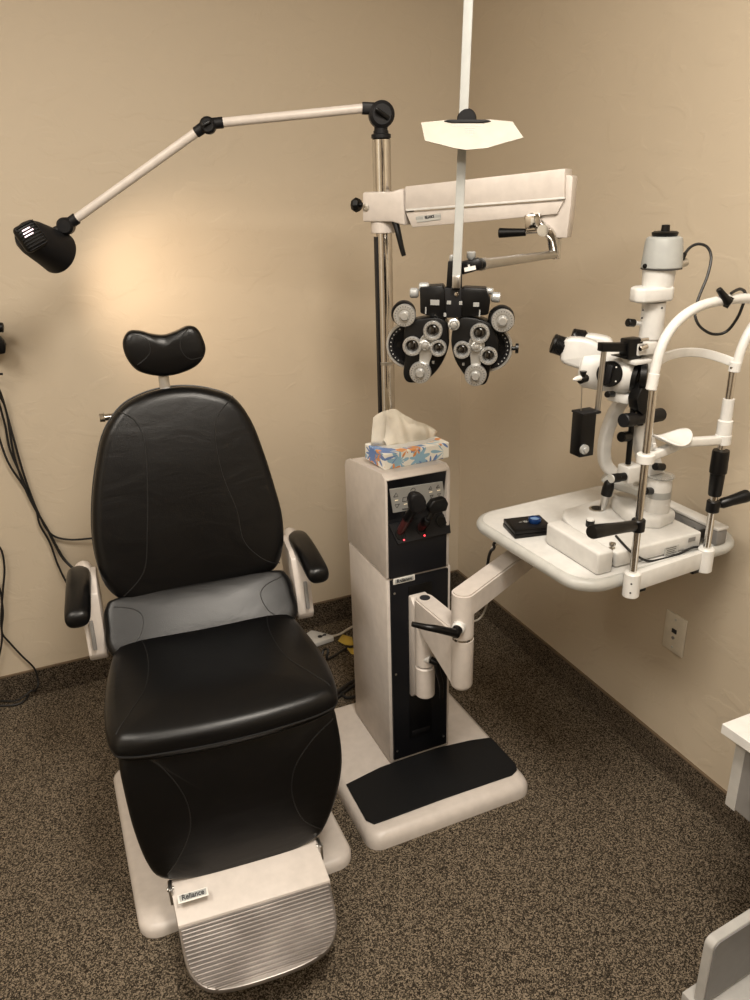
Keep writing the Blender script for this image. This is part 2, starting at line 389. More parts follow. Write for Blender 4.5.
# lumbar cushion
LA = math.radians(47)
def lmap(u, v, d):
    return L(u, .102+v*math.cos(LA)-d*math.sin(LA), .528+v*math.sin(LA)+d*math.cos(LA))
lum_o = [(-.226, .0), (-.228, .06), (-.220, .11), (-.18, .13), (.02, .13), (.21, .13), (.248, .11), (.256, .06), (.252, .0), (.2, -.03), (.012, -.04), (-.18, -.03)]
lum = Pad(lum_o, .03, .006, lmap, .014)
lo_ = lum.mesh().build('lumbar_cushion', M['leather'], CH, 60)
for sg in (-1, 1):
    q = [(.015+sg*x, y) for x, y in ((.215, .105), (.17, .09), (.150, .065), (.163, .02), (.20, -.012))]
    MB().tube(lum.seam(q), .0012, 6, 0).build('seam', M['seam'], lo_)
# backrest
BA = math.radians(13); BP = V((0, .158, .60)); Bn = V((0, -math.cos(BA), math.sin(BA))); BU = V((0, math.sin(BA), math.cos(BA)))
BT = .085
def bmap(u, v, d):
    p = BP+BU*v+V((u, 0, 0))-Bn*(BT-d); w = .05*(u/.25)**2
    return CHM @ (p-Bn*(-.0)+Bn*w*.35)
def buv(px, py):
    q = cl(px, py, BP, Bn); return (q.x, (q-BP).dot(BU))
back_px = [(143, 394), (165, 388), (188, 386), (212, 389), (235, 398), (252, 420), (264, 450), (275, 485), (283, 516), (284, 545), (277, 568), (258, 577), (205, 592), (160, 603), (132, 606), (108, 591), (97, 565), (92, 535), (92, 500), (96, 465), (104, 432), (121, 407)]
bo = [buv(*p) for p in back_px]
bk = Pad(bo, BT, .012, bmap, .03, 5)
bko = bk.mesh().build('backrest_cushion', M['leather'], CH, 60)
for px in ([(117, 411), (134, 420), (144, 440), (147, 480), (147, 530), (144, 570), (124, 596)], [(234, 396), (218, 415), (215, 440), (222, 475), (236, 510), (243, 540), (262, 558), (281, 564)]):
    MB().tube(bk.seam([buv(*p) for p in px]), .0013, 6, 0).build('seam', M['seam'], bko)
sp = [bmap(*(p*1.004), .028) for p in bk.o]
MB().tube(sp+sp[:1], .0022, 6, 0, False).build('piping', M['seam'], bko)
Bback = lambda u, v, d: CHM @ (BP+BU*v+V((u, 0, 0))-Bn*(BT+d))
MB().prism([Bback(x, y, 0) for x, y in ((-.19, .02), (.21, .02), (.22, .2), (.15, .47), (-.13, .47), (-.2, .2))], CHM.to_3x3()@(-Bn*.02), .006).build('back_shell', M['cream'], CH)
b = MB(); b.obox(L(.01, .20, .53), CHM.to_3x3()@V((1, 0, 0)), CHM.to_3x3()@BU, CHM.to_3x3()@Bn, (.3, .26, .04), .008); b.build('hinge_frame', M['satin'], CH)
# headrest
HP = V((0, .300, 1.21)); Hn = V((0, -math.cos(.1), math.sin(.1))); HU = V((0, math.sin(.1), math.cos(.1)))
def huv(px, py): q = cl(px, py, HP, Hn); return (q.x, (q-HP).dot(HU))
def hmap(u, v, d):
    w = ((u-.01)/.11)**2*.016
    return CHM @ (HP+HU*v+V((u, 0, 0))-Hn*(.055-d-w))
ho = [huv(*p) for p in [(124, 338), (130, 331), (141, 331), (152, 334), (165, 335), (177, 331), (188, 326), (197, 328), (203, 338), (206, 350), (202, 361), (193, 369), (178, 375), (163, 377), (148, 375), (136, 370), (127, 359), (123, 347)]]
hd = Pad(ho, .055, .006, hmap, .02, 5)
hdo = hd.mesh().build('headrest', M['leather'], CH, 60)
for px in ([(133, 334), (146, 338), (150, 350), (146, 358), (137, 365)], [(189, 328), (181, 338), (181, 350), (190, 359), (204, 356)]):
    MB().tube(hd.seam([huv(*p) for p in px]), .0011, 6, 0).build('seam', M['seam'], hdo)
hb_ = CHI @ ay(167, 380, -.5)
b = MB(); b.obox(L(.004, .335, 1.15), CHM.to_3x3()@V((1, 0, 0)), CHM.to_3x3()@BU, CHM.to_3x3()@Bn, (.026, .17, .01), .002)
b.obox(L(.004, .345, 1.195), CHM.to_3x3()@V((1, 0, 0)), CHM.to_3x3()@BU, CHM.to_3x3()@Bn, (.05, .04, .02), .003)
b.build('headrest_post', M['steel'], CH)
kb = cl(108, 417, (0, .33, 0), (0, 1, 0))
b = MB(); b.cyl(L(kb.x-.015, .33, kb.z), L(kb.x+.06, .33, kb.z), .009); b.lathe([(0, 0), (0, .011), (.012, .012), (.014, 0)], L(kb.x-.02, .33, kb.z), CHM.to_3x3()@V((1, 0, 0))); b.build('height_knob', M['chrome'], CH)
# armrests
for sg in (-1, 1):
    cx = .015
    X = lambda a, y, z: L(cx+sg*a, y, z)
    b = MB()
    b.prism([X(.246, y, z) for y, z in ((.125, .505), (.118, .52), (.135, .60), (.165, .665), (.19, .678), (.27, .69), (.31, .67), (.295, .60), (.255, .51), (.24, .495), (.135, .495))], CHM.to_3x3()@V((sg*.044, 0, 0)), .004)
    b.tube([X(.270, .20, .66), X(.272, .27, .676), X(.280, .32, .668), X(.292, .325, .655)], .020, 12)
    br = b.build('armrest_bracket', M['cream'], CH)
    b = MB(); b.prism([X(.258, y, z) for y, z in ((.15, .55), (.165, .55), (.205, .64), (.19, .645))], CHM.to_3x3()@V((sg*.03, 0, 0)), 0)
    b.obox(X(.272, .118, .575), CHM.to_3x3()@V((1, 0, 0)), CHM.to_3x3()@V((0, .27, 1)), CHM.to_3x3()@V((0, -1, .27)), (.010, .075, .008), .002); b.build('slide_track', M['cabgrey'], br)
    # pad: a rounded, slightly drooping bar
    path = [V((.292, .315, .664)), V((.289, .26, .678)), V((.289, .20, .681)), V((.291, .13, .674)), V((.294, .075, .661)), V((.296, .052, .652))]
    pp = catmull(path, 5); b = MB(); bm = b.bm; rings = []; n = 20
    for i, p in enumerate(pp):
        t = i/(len(pp)-1); w = .030*min(1, (1-abs(2*t-1)**7)**.5+.0)
        w = max(w, .006); hgt = w*.72
        rings.append([bm.verts.new(X(p.x+math.copysign(abs(math.cos(a))**.8, math.cos(a))*w, p.y, p.z+math.copysign(abs(math.sin(a))**.8, math.sin(a))*hgt)) for a in [2*PI*k/n for k in range(n)]])
    for a, c in zip(rings, rings[1:]):
        for k in range(n): bm.faces.new((a[k], a[(k+1) % n], c[(k+1) % n], c[k]))
    bm.faces.new(rings[0]); bm.faces.new(rings[-1]); bmesh.ops.recalc_face_normals(bm, faces=bm.faces[:])
    b.build('armrest_pad', M['leather'], CH, 60)
# leg panel
GP = V((0, -.315, .13)); GA = math.radians(4); Gn = V((0, -math.cos(GA), -math.sin(GA)*-1)); GU = V((0, math.sin(GA), math.cos(GA)))
def guv(px, py): q = cl(px, py, GP, Gn); return (q.x, (q-GP).dot(GU))
def gmap(u, v, d):
    w = ((v-.18)/.2)**2*.02
    return CHM @ (GP+GU*v+V((u, 0, 0))-Gn*(.06-d+w))
go = [guv(*p) for p in [(124, 752), (150, 756), (230, 742), (310, 722), (334, 712), (341, 730), (344, 765), (338, 800), (328, 830), (319, 843), (292, 860), (256, 873), (216, 882), (185, 886), (160, 884), (147, 868), (135, 838), (126, 805), (119, 770)]]
gl = Pad(go, .06, .008, gmap, .018, 5)
glo = gl.mesh().build('leg_cushion', M['leather'], CH, 60)
for px in ([(130, 757), (160, 768), (184, 795), (190, 825), (180, 855), (168, 876)], [(335, 722), (312, 742), (294, 768), (292, 795), (304, 820), (324, 832)]):
    MB().tube(gl.seam([guv(*p) for p in px]), .0013, 6, 0).build('seam', M['seam'], glo)
# footplate
zt = .115
fo = [(-.163, -.30), (-.158, -.40), (-.153, -.475), (-.142, -.515), (-.115, -.548), (-.07, -.563), (.012, -.567), (.085, -.562), (.133, -.545), (.160, -.51), (.171, -.47), (.180, -.40), (.184, -.30)]
fo = [fo[0]]+[tuple(p) for p in catmull([V(p) for p in fo[1:-1]], 4)]+[fo[-1]]
fp = MB(); fp.prism([L(x, y, zt-.014) for x, y in fo], (0, 0, .012), .003)
fo_ob = fp.build('footplate', M['alu'], CH)
def half(y):
    lo_x, hi_x = -.163, .184
    for a, c in zip(fo, fo[1:]):
        for s_ in (0,):
            if min(a[1], c[1]) <= y <= max(a[1], c[1]) and a[1] != c[1]:
                x = a[0]+(c[0]-a[0])*(y-a[1])/(c[1]-a[1])
                if x < 0: lo_x = x
                else: hi_x = x
    return lo_x, hi_x
b = MB(); y = -.398
while y > -.555:
    a, c = half(y); b.box((a+.004, y-.0032, zt-.003), (c-.004, y+.0032, zt+.0022), .0015, 1, CHM); y -= .0103
b.build('tread_ribs', M['alu'], fo_ob)
b = MB(); b.prism([L(x, y, z) for x, y, z in ((-.1635, -.29, zt-.012), (-.1635, -.286, .150), (-.1635, -.300, .147), (-.1605, -.345, .129), (-.158, -.388, zt+.004), (-.158, -.390, zt-.012))], CHM.to_3x3()@V((.3405, 0, 0)), .002)
fas = b.build('foot_bracket', M['cream'], CH)
for x in (-.168, .176):
    b = MB(); b.box((x, -.322, .11), (x+.010, -.29, .155), .003, 2, CHM); b.cyl(L(x-.003, -.305, .142), L(x+.013, -.305, .142), .005); b.build('hinge', M['steel'], fas)
# emblem
P0 = L(-.122, -.357, zt+.0075); XX = CHM.to_3x3()@V((1, 0, .0)); YY = CHM.to_3x3()@V((0, .970, .243))
pe = CHM @ cl(193, 895.5, (0, -.305, .1395), (0, .01/.0412, .04/.0412))
b = MB(); b.obox(pe, XX, YY, XX.cross(YY), (.066, .020, .002), .0006); em = b.build('emblem', M['labelwhite'], fas)
MB().obox(pe+V((0, 0, .0013)), XX, YY, XX.cross(YY), (.058, .014, .001), .0003).build('emblem_field', M['greyhead'], em)
text('Reliance', .0165, pe+V((0, 0, .0022)), XX, YY, M['ink'], 'emblem_lettering', em, .88, bold=.0004)
MB().lathe([(0, 0), (0, .05), (.012, .05), (.012, 0)], L(.01, -.22, .12), (0, 0, 1)).build('swivel_foot', M['satin'], CH)
b = MB(); b.box((-.12, -.29, .095), (.14, -.12, .108), .003, 2, CHM); b.box((-.1, -.14, .095), (-.07, -.06, .4), .003, 2, CHM); b.box((.09, -.14, .095), (.12, -.06, .4), .003, 2, CHM); b.build('leg_frame', M['satin'], CH)

# ------------------------------------------------------------------ instrument stand
ST = empty('instrument_stand', (-.64, -.85, 0), 'tall cream instrument stand with black front panel, chrome pole and wide floor base', 'instrument stand')
b = MB()
bo2 = [(-.875, -.50), (-.900, -.75), (-.892, -1.02), (-.884, -1.085), (-.860, -1.112), (-.82, -1.12), (-.46, -1.12), (-.415, -1.112), (-.390, -1.085), (-.383, -1.03), (-.372, -.75), (-.395, -.50)]
bo2 = [(-.882, -.56), (-.886, -.8), (-.886, -1.05)]+[(-.846-.04*math.cos(a), -1.08-.04*math.sin(a)) for a in [PI/2*k/5 for k in range(6)]]+[(-.432+.04*math.sin(a), -1.08-.04*math.cos(a)) for a in [PI/2*k/5 for k in range(6)]]+[(-.392, -1.05), (-.392, -.8), (-.396, -.56)]
vs = []
cx, cy = -.64, -.84
for ins, z in ((0, 0), (0, .022), (.006, .036), (.016, .043), (.022, .045)):
    vs.append([b.bm.verts.new((cx+(x-cx)*(1-ins/.25), cy+(y-cy)*(1-ins/.28), z)) for x, y in bo2])
for a, c in zip(vs, vs[1:]):
    for k in range(len(bo2)): b.bm.faces.new((a[k], a[(k+1) % len(bo2)], c[(k+1) % len(bo2)], c[k]))
b.bm.faces.new(vs[-1]); b.bm.faces.new(vs[0][::-1]); bmesh.ops.recalc_face_normals(b.bm, faces=b.bm.faces[:])
b.build('floor_base', M['cream'], ST)
mt_ = [az(*p, .045) for p in [(346, 785), (380, 768), (430, 750), (470, 741), (491, 738), (516, 765), (517, 771), (512, 776), (445, 799), (383, 822), (374, 825), (366, 821)]]
MB().prism(mt_, (0, 0, .004), .0015, 1).build('step_mat', M['matblack'], ST)
# column
x0, x1, yf, yb = -.7225, -.5305, -.892, -.625
zs = .642; zt_ = .925
b = MB(); b.box((x0, yf+.006, .045), (x1, yb, zs), .006); col = b.build('column', M['cream'], ST)
# upper housing: side profile with raked front
xu0, xu1 = -.7225, -.540
def sideprof(x): return [(x, yb+.005, zs+.004), (x, yb+.005, zt_-.05), (x, yb-.004, zt_-.034), (x, yb-.03, zt_-.022), (x, yf+.02, zt_+.004), (x, yf+.003, zt_-.004), (x, yf-.002, zt_-.02), (x, yf+.002, zs+.004)]
b = MB()
b.prism(sideprof(xu0), (.007, 0, 0), .002); b.prism(sideprof(xu1-.010), (.010, 0, 0), .002)
b.box((xu0+.005, yf+.04, zs+.004), (xu1-.005, yb+.004, zt_-.04), .002)
b.prism([(xu0+.004, yf+.004, zt_-.004), (xu0+.004, yf-.001, zt_-.009), (xu0+.004, yf+.05, zt_-.045), (xu0+.004, yb-.0, zt_-.05), (xu0+.004, yb-.03, zt_-.0235), (xu0+.004, yf+.02, zt_+.003)], (xu1-xu0-.008, 0, 0), .002)
up_ = b.build('upper_housing', M['cream'], ST)
# black lower panel
ft = .898
b = MB(); xa, xb = xu0+.007, xu1-.010
b.box((x0+.010, yf-.001, .06), (x1-.012, yf+.02, .637), .002); b.build('lower_front_panel', M['darkpanel'], ST)
MB().box((x0+.060, yf-.0025, .12), (x0+.130, yf+.0, .612), .001).build('guide_slot', M['black'], ST)
MB().box((x0+.066, yf-.0035, .13), (x0+.124, yf-.002, .145), .001).build('slot_liner', M['satin'], ST)
for sx, sz in ((x0+.02, .6), (x0+.02, .35), (x0+.02, .09), (x1-.022, .09), (x1-.022, .35)):
    MB().lathe([(0, .0032), (.001, .0032), (.0016, 0)], (sx, yf-.001, sz), (0, -1, 0), 10).build('screw', M['steel'], ST)
# control fascia: dark frame, grey touch panel, sloped shelf with wells, lower dark panel
Yp = yf-.000
b = MB()
b.prism([(xa, yf+.001, zt_-.010), (xa, yf+.022, .800), (xa, yf-.004, .748), (xa, yf-.004, zs+.004), (xa, yf+.045, zs+.004), (xa, yf+.045, zt_-.04)], (xb-xa, 0, 0), .0015, 1)
fa = b.build('control_fascia', M['darkpanel'], ST)
# touch panel lies on plane through (yf+.004,.898) - (yf+.022,.800)
n1 = V((0, -.098, -.018)).normalized(); n1 = V((0, -.0984, -.018)); n1.normalize(); UPp = V((0, -.018, .098)).normalized(); N1 = UPp.cross(V((-1, 0, 0))); 
if N1.y > 0: N1 = -N1
PP = V((0, yf+.013, .849))
def tp(px, py, o=.0): return on(px, py, PP+N1*o, N1)
pc = [tp(*p, .002) for p in [(389.5, 489.5), (442.5, 481.5), (445.5, 500), (444, 505), (393, 513)]]
tpan = MB().prism(pc, -N1*.004, .0004, 1).build('touch_panel', M['panelgrey'], fa)
def icon(name, pts, r=.0007): MB().tube(pts+pts[:1], r, 6, 0).build(name, M['ink'], tpan)
def tri(px, py, s, up=1):
    c = tp(px, py, .0024); X = V((1, 0, 0)); U = UPp*up; return [c-X*s-U*s*.8, c+X*s-U*s*.8, c+U*s]
for q in ((396, 495, 1), (397, 506, -1), (430.5, 488, 1), (431.5, 496.5, -1), (438, 486.5, 1), (439, 495, -1)):
    icon('arrow_key', tri(q[0], q[1], .0062 if q[0] < 400 else .0048, q[2]))
c = tp(413, 490.2, .0024); icon('power_key', [c+(V((1, 0, 0))*math.cos(a)+UPp*math.sin(a))*.0062 for a in [2*PI*k/20 for k in range(20)]])
c = tp(405, 499.3, .0024); icon('mode_key', [c+V((1, 0, 0))*x+UPp*y for x, y in ((-.006, -.006), (.006, -.006), (.006, .006), (-.006, .006))])
for q in ((396.5, 500.3), (405.5, 504), (414, 495.5), (430.8, 492), (438.7, 490.3)):
    c = tp(*q, .002); MB().obox(c, (1, 0, 0), UPp, N1, (.009, .0026, .001), .0002, 1).build('key_light', M['ledw'], tpan)
c = tp(405.5, 508.6, .002); text('Reliance', .006, c+N1*.001, (1, 0, 0), UPp, M['ink'], 'panel_lettering', tpan, .95)
# sloped shelf plate with three wells
SU = V((0, .026, .052)).normalized(); SN = V((0, -.052, .026)).normalized(); SP = V((0, yf+.009, .774))
def sh(px, py, o=0): return on(px, py, SP+SN*o, SN)
shp = MB().prism([sh(*p, .003) for p in [(388, 524), (449, 513), (451, 533), (398, 544.5)]], -SN*.006, .001, 1).build('well_shelf', M['satin'], fa)
WELL = [(400.5, 534), (421.5, 528.5), (441, 521.5)]
for w in WELL:
    c = sh(*w, .003); b = MB(); b.lathe([(0, .0145), (.004, .0145), (.004, .0118), (-.016, .0118), (-.016, 0)], c, SN, 24); b.build('handle_well', M['black'], shp)
for q in ((404, 540), (424.5, 535.5)):
    MB().lathe([(0, .0022), (.002, .0018), (.0026, 0)], sh(*q, .003), SN, 12).build('charge_light', M['led'], shp)
# emblem on lower panel
ec = ay(404, 579.5, yf-.002)
em = MB().obox(ec, (1, 0, 0), (0, 0, 1), (0, -1, 0), (.062, .017, .002), .0005).build('emblem', M['labelwhite'], ST)
MB().obox(ec+V((0, -.0012, 0)), (1, 0, 0), (0, 0, 1), (0, -1, 0), (.054, .012, .001), .0002).build('emblem_field', M['greyhead'], em)
text('Reliance', .0145, ec+V((0, -.002, 0)), (1, 0, 0), (0, 0, 1), M['ink'], 'emblem_lettering', em, .9, bold=.0004)
# pole
PX, PY = -.606, -.655
ptop = 1.692
b = MB(); b.cyl((PX, PY, .9), (PX, PY, ptop), .0225, n=40); pole = b.build('pole', M['chrome'], ST)
MB().box((PX-.0245, PY-.012, .93), (PX-.019, PY+.004, 1.47), .001).build('pole_groove', M['satin'], pole)
MB().lathe([(0, .0235), (.008, .0235), (.010, .018), (.016, .018)], (PX, PY, ptop), (0, 0, 1), 32).build('pole_cap', M['satin'], ST)
MB().cyl((PX, PY, 1.150), (PX, PY, 1.158), .0238).build('pole_ring', M['steel'], ST)
MB().lathe([(0, .036), (.012, .036), (.02, .03), (.02, 0)], (PX, PY, .915), (0, 0, 1)).build('pole_collar', M['satin'], ST)

# ------------------------------------------------------------------ exam lamp on its folding arm
LE = empty('examination_lamp', (PX, PY, ptop+.016), 'black exam lamp head on a long folding white tube arm above the chair', 'lamp')
E0 = V((PX+.002, PY, 1.742)); E1 = ay(208, 124, -.52); E2 = ay(66, 226, -.40)
vd = (CAM-E0).normalized()
hdx = (E1-E0).normalized()
ej = V((hdx.y, -hdx.x, 0)).normalized()
if ej.dot(CAM-E0) < 0: ej = -ej
b = MB(); b.cyl((PX, PY, ptop+.012), (PX, PY, 1.72), .016)
b.lathe([(-.022, 0), (-.022, .022), (-.016, .030), (.016, .030), (.022, .022), (.022, 0)], E0, ej, 32)
b.sweep([E0+hdx*.0+V((0, 0, .012)), E0+hdx*.045+V((0, 0, .016))], .026, .026, (0, 0, 1), 0, .006)
b.build('base_joint', M['satin'], LE)
b = MB(); b.obox(E0+ej*.026, V((.8, 0, -.5)), ej, ej.cross(V((.8, 0, -.5))), (.04, .012, .010), .004); b.build('joint_knob', M['black'], LE)
A0 = E0+hdx*.035+V((0, 0, .016))
A1 = E1-(E1-A0).normalized()*.028
MB().cyl(A0, A1, .0105, n=20).build('upper_arm', M['cream'], LE)
d2 = (E2-E1).normalized(); B0 = E1+d2*.030; B1 = E2-d2*.022
MB().cyl(B0, B1, .0105, n=20).build('lower_arm', M['cream'], LE)
b = MB(); b.lathe([(-.016, 0), (-.016, .014), (-.010, .019), (.010, .019), (.016, .014), (.016, 0)], E1+V((0, 0, -.003)), ej, 24)
b.cyl(E1-(E1-A0).normalized()*.036, E1, .0125); b.cyl(E1, E1+d2*.036, .0125); b.build('elbow_joint', M['satin'], LE)
MB().obox(E1+ej*.020, V((.9, 0, .4)), ej, ej.cross(V((.9, 0, .4))), (.024, .012, .008), .003).build('joint_knob', M['black'], LE)
b = MB(); b.lathe([(-.018, 0), (-.018, .015), (-.011, .020), (.011, .020), (.018, .015), (.018, 0)], E2, ej, 24)
b.cyl(E2-d2*.034, E2, .0135); b.build('head_joint', M['satin'], LE)
MB().cyl(B1-d2*.075-V((0,0,.012)), B1-d2*.075-V((0, 0, .004)), .003).build('cable_clip', M['steel'], LE)
# head: axis from vented back to opening
Hb = ay(29, 236, -.45); Hf = ay(57, 252, -.385)
ha = (Hf-Hb).normalized()
Hb = Hb-ha*.012
HL = (Hf-Hb).length+.004
MB().cyl(E2, Hf-ha*.025+V((.0, 0, .03)), .010).build('head_neck', M['satin'], LE)
b = MB(); b.lathe([(0, 0), (0, .030), (.008, .036), (.025, .041), (HL*.45, .044), (HL*.7, .047), (HL, .052), (HL, .049), (HL*.5, .042), (.02, .03), (.02, 0)], Hb, ha, 48)
hh = b.build('lamp_head', M['satin'], LE)
tocam0 = (CAM-Hb).normalized()+V((0, 0, .25)); tocam0 = (tocam0-ha*tocam0.dot(ha)).normalized(); side0 = ha.cross(tocam0).normalized(); SG = 1 if side0.dot(upv) > 0 else -1
lam = MB().lathe([(0, 0), (0, .012), (.008, .018), (.03, .02), (.04, .014), (.044, 0)], Hb+ha*(HL*.45), ha, 20).build('bulb', M['bulb'], hh)
# vented rear face: a cage of slats, the bulb glowing between them
Nv = (tocam0*.80-ha*.60).normalized(); Sv = rgt*.87+upv*.50; Sv = (Sv-Nv*Sv.dot(Nv)).normalized(); Dv = Nv.cross(Sv)
if Dv.dot(upv) < 0: Dv = -Dv
Pv = Hb+Nv*.026-Dv*.010+Sv*.002
vc = MB(); vc.obox(Pv-Nv*.010, Sv, Dv, Nv, (.056, .062, .024), .011, 4); vcage = vc.build('vent_cage', M['black'], hh)
for k in range(9):
    MB().obox(Pv+Dv*(.0265-.0066*k)+Nv*.004, Sv, Dv, Nv, (.050-.0012*abs(k-4), .0026, .006), .0008, 1).build('vent_slat', M['satin'], vcage)
for k, (o_, w_) in enumerate(((-.002, .020), (-.001, .026), (-.004, .022))):
    MB().obox(Pv+Dv*(.0232-.0066*(k+1))+Nv*.0022+Sv*o_, Sv, Dv, Nv, (w_, .0026, .002), .0004, 1).build('glowing_gap', M['bulb'], vcage)

# ------------------------------------------------------------------ phoropter support arm
PA = empty('phoropter_support', (PX, PY, 1.49), 'cream spring-balanced arm clamped to the chrome pole, chrome joint at its end', 'support arm')
AD = V((.285, -.35, 0)).normalized(); AN = V((AD.y, -AD.x, 0))
if AN.dot(CAM-V((PX, PY, 1.5))) < 0: AN = -AN
PAp = V((PX, PY, 0))
def ar(px, py, o=0): return on(px, py, PAp+AN*o, AN)
w2 = .040
Of = .030
b = MB(); b.prism([ar(*p, .034) for p in [(362, 192), (391, 191.5), (403, 188), (405, 226), (398, 224), (391, 222), (362, 222)]], -AN*.062, .006)
b.cyl((PX, PY, 1.478), (PX, PY, 1.504), .030)
cl_ = b.build('pole_clamp', M['cream'], PA)
b = MB(); b.lathe([(0, .006), (.008, .006), (.009, .014), (.02, .018), (.028, .014), (.03, 0)], ar(363, 205, .0), ar(362, 205)-ar(380, 205), 8); b.build('clamp_knob', M['black'], cl_)
MB().lathe([(0, .009), (.002, .009), (.003, .004), (.0015, .004), (.0015, 0)], ar(366, 207.5, .034), AN, 20).build('pivot_screw', M['steel'], cl_)
b = MB(); b.prism([ar(*p, .034) for p in [(405, 186.5), (565, 168.5), (564.5, 198.5), (405, 211)]], -AN*.064, .002)
h_ = b.build('arm_housing', M['cream'], PA)
b = MB(); b.prism([ar(*p, .030) for p in [(405.5, 212.5), (564, 200), (557, 214), (480, 221.5), (412, 227.5)]], -AN*.058, .002); b.build('lower_housing', M['cream'], PA)
b = MB(); b.prism([ar(*p, .0355) for p in [(405.5, 209), (564.5, 197), (564.5, 199.2), (405.5, 211.4)]], -AN*.067, .001, 1); b.build('trim_strip', M['white'], PA)
b = MB(); b.prism([ar(*p, .022) for p in [(562, 174), (573, 176), (571, 205), (567, 238), (550, 238), (538, 216), (556, 212)]], -AN*.044, .003); b.build('end_bracket', M['cream'], PA)
lc = ar(428, 217, .0312); XX = AD+V((0, 0, .10)); XX.normalize(); YY = V((0, 0, 1)); YY = (YY-XX*YY.dot(XX)).normalized()
em = MB().obox(ar(428.5, 218, .0305), XX, YY, AN, (.062, .0145, .0012), .0003, 1).build('emblem', M['rim'], PA)
text('RELIANCE', .0088, ar(429.5, 217.0, .0312), XX, YY, M['ink'], 'emblem_lettering', em, .62, bold=.0004)
b = MB(); b.obox(ar(419.5, 218.2, .0312), XX, YY, AN, (.018, .0055, .0006), 0); b.obox(ar(438, 216.3, .0312), XX, YY, AN, (.014, .0055, .0006), 0); b.obox(ar(429, 220.5, .0312), XX, YY, AN, (.056, .0012, .0006), 0)
b.build('emblem_bars', M['greyhead'], em)
# clamp lever hanging under the clamp
b = MB(); b.tube([ar(395, 221, .02), ar(398, 232, .028), ar(401, 245, .03), ar(404, 256, .03)], lambda t: .0085-.003*t, 10); b.build('clamp_lever', M['black'], PA)
# chrome knuckle
b = MB(); b.obox(ar(534, 221, .026), XX, YY, AN, (.036, .030, .030), .004); b.cyl(ar(529, 216, .026), ar(546, 231, .026), .012)
b.sweep([ar(540, 227, .026), ar(550, 233, .024), ar(553, 241, .014), ar(555, 254, .0)], .022, .022, AN, 3, .004)
b.lathe([(-.018, 0), (-.018, .013), (.018, .013), (.018, 0)], ar(545, 230, .026), AN, 24)
b.cyl(ar(557, 238), ar(556, 259), .010)
b.build('chrome_knuckle', M['chrome'], PA)
b = MB(); b.cyl(ar(541, 231, .02), ar(524, 232.5, .025), .0045); b.build('lever_stem', M['chrome'], PA)
b = MB(); b.cyl(ar(526, 232.3, .025), ar(499, 233, .03), .008, .011); b.build('lock_lever', M['black'], PA)

# ------------------------------------------------------------------ phoropter
PH0 = ay(453, 318, -1.13)
az_ = math.radians(122); QX = V((math.sin(az_), math.cos(az_), 0)); QN = V((QX.y, -QX.x, 0))
if QN.dot(CAM-PH0) < 0: QN = -QN
QZ = V((0, 0, 1))
RL = math.radians(-1.5); QX2 = QX*math.cos(RL)+QZ*math.sin(RL); QZ2 = -QX*math.sin(RL)+QZ*math.cos(RL)
def q(zx, zy, o=0):   # detail-view coordinates on the phoropter's plane, offset o towards the examiner
    return on(370+zx/3.75, 230+zy/3.75, PH0+QN*o, QN)
PS = (q(475, 300)-q(375, 300)).length/100    # metres per detail unit
TA = ar(556, 254); TB = q(416, 129, 0)
b = MB(); b.cyl(TA, TB, .0088, .0105, n=24); b.lathe([(0, .012), (.014, .012), (.014, 0)], TB, TA-TB, 24); b.build('swing_tube', M['steel'], PA)

PO = empty('phoropter', (PH0.x, PH0.y, PH0.z-.1), 'black phoropter with silver dials and lens turrets hanging from the chrome tube', 'phoropter')
b = MB(); b.prism([q(*p, .014) for p in [(292, 118), (345, 118), (345, 150), (343, 222), (285, 222)]], -QN*.030, .002)
b.prism([q(*p, .016) for p in [(340, 122), (405, 106), (424, 120), (424, 142), (405, 152), (343, 170)]], -QN*.034, .004)
hg = b.build('hanger_bracket', M['black'], PO)
EX = (QX+QZ*.2).normalized(); EY = (QZ-QX*.2).normalized()
b = MB(); b.obox(q(375, 145, .0168), EX, EY, QN, (.022, .0075, .001), 0); b.obox(q(371, 134, .0168), EX, EY, QN, (.004, .0045, .001), 0); b.build('bracket_emblem', M['labelwhite'], hg)
for zx, zy, r, h in ((309, 104, 12, 24), (379, 92, 17, 24)):
    c = q(zx, zy+18, 0); MB().lathe([(0, r*PS*.7), (.004, r*PS), (h*PS, r*PS), (h*PS+.002, r*PS*.8), (h*PS+.002, 0)], c, QZ, 20).build('leveling_knob', M['knurl'], hg)
b = MB(); b.prism([q(*p, .016) for p in [(186, 214), (272, 208), (278, 222), (346, 222), (352, 216), (438, 220), (440, 238), (452, 262), (444, 318), (345, 330), (334, 306), (300, 306), (290, 330), (275, 340), (205, 318), (188, 312)]], -QN*.045, .003)
tb = b.build('upper_body', M['black'], PO)
b = MB(); b.prism([q(*p, .022) for p in [(278, 216), (344, 222), (342, 330), (286, 330)]], -QN*.02, .002); b.build('bridge_block', M['satin'], tb)
for zx, zy, w, h in ((243, 272, 34, 20), (398, 280, 22, 16), (296, 272, 16, 14), (340, 274, 12, 14), (209, 302, 5, 26), (411, 312, 5, 26), (281, 318, 10, 14)):
    MB().obox(q(zx, zy, .0175 if not 278 < zx < 344 else .0225), QX2, QZ2, QN, (w*PS, h*PS, .0012), .0003, 1).build('scale_window', M['knurl'], tb)
MB().lathe([(0, .004), (.003, .004), (.004, 0)], q(325, 240, .0225), QN, 12).build('screw', M['chrome'], tb)
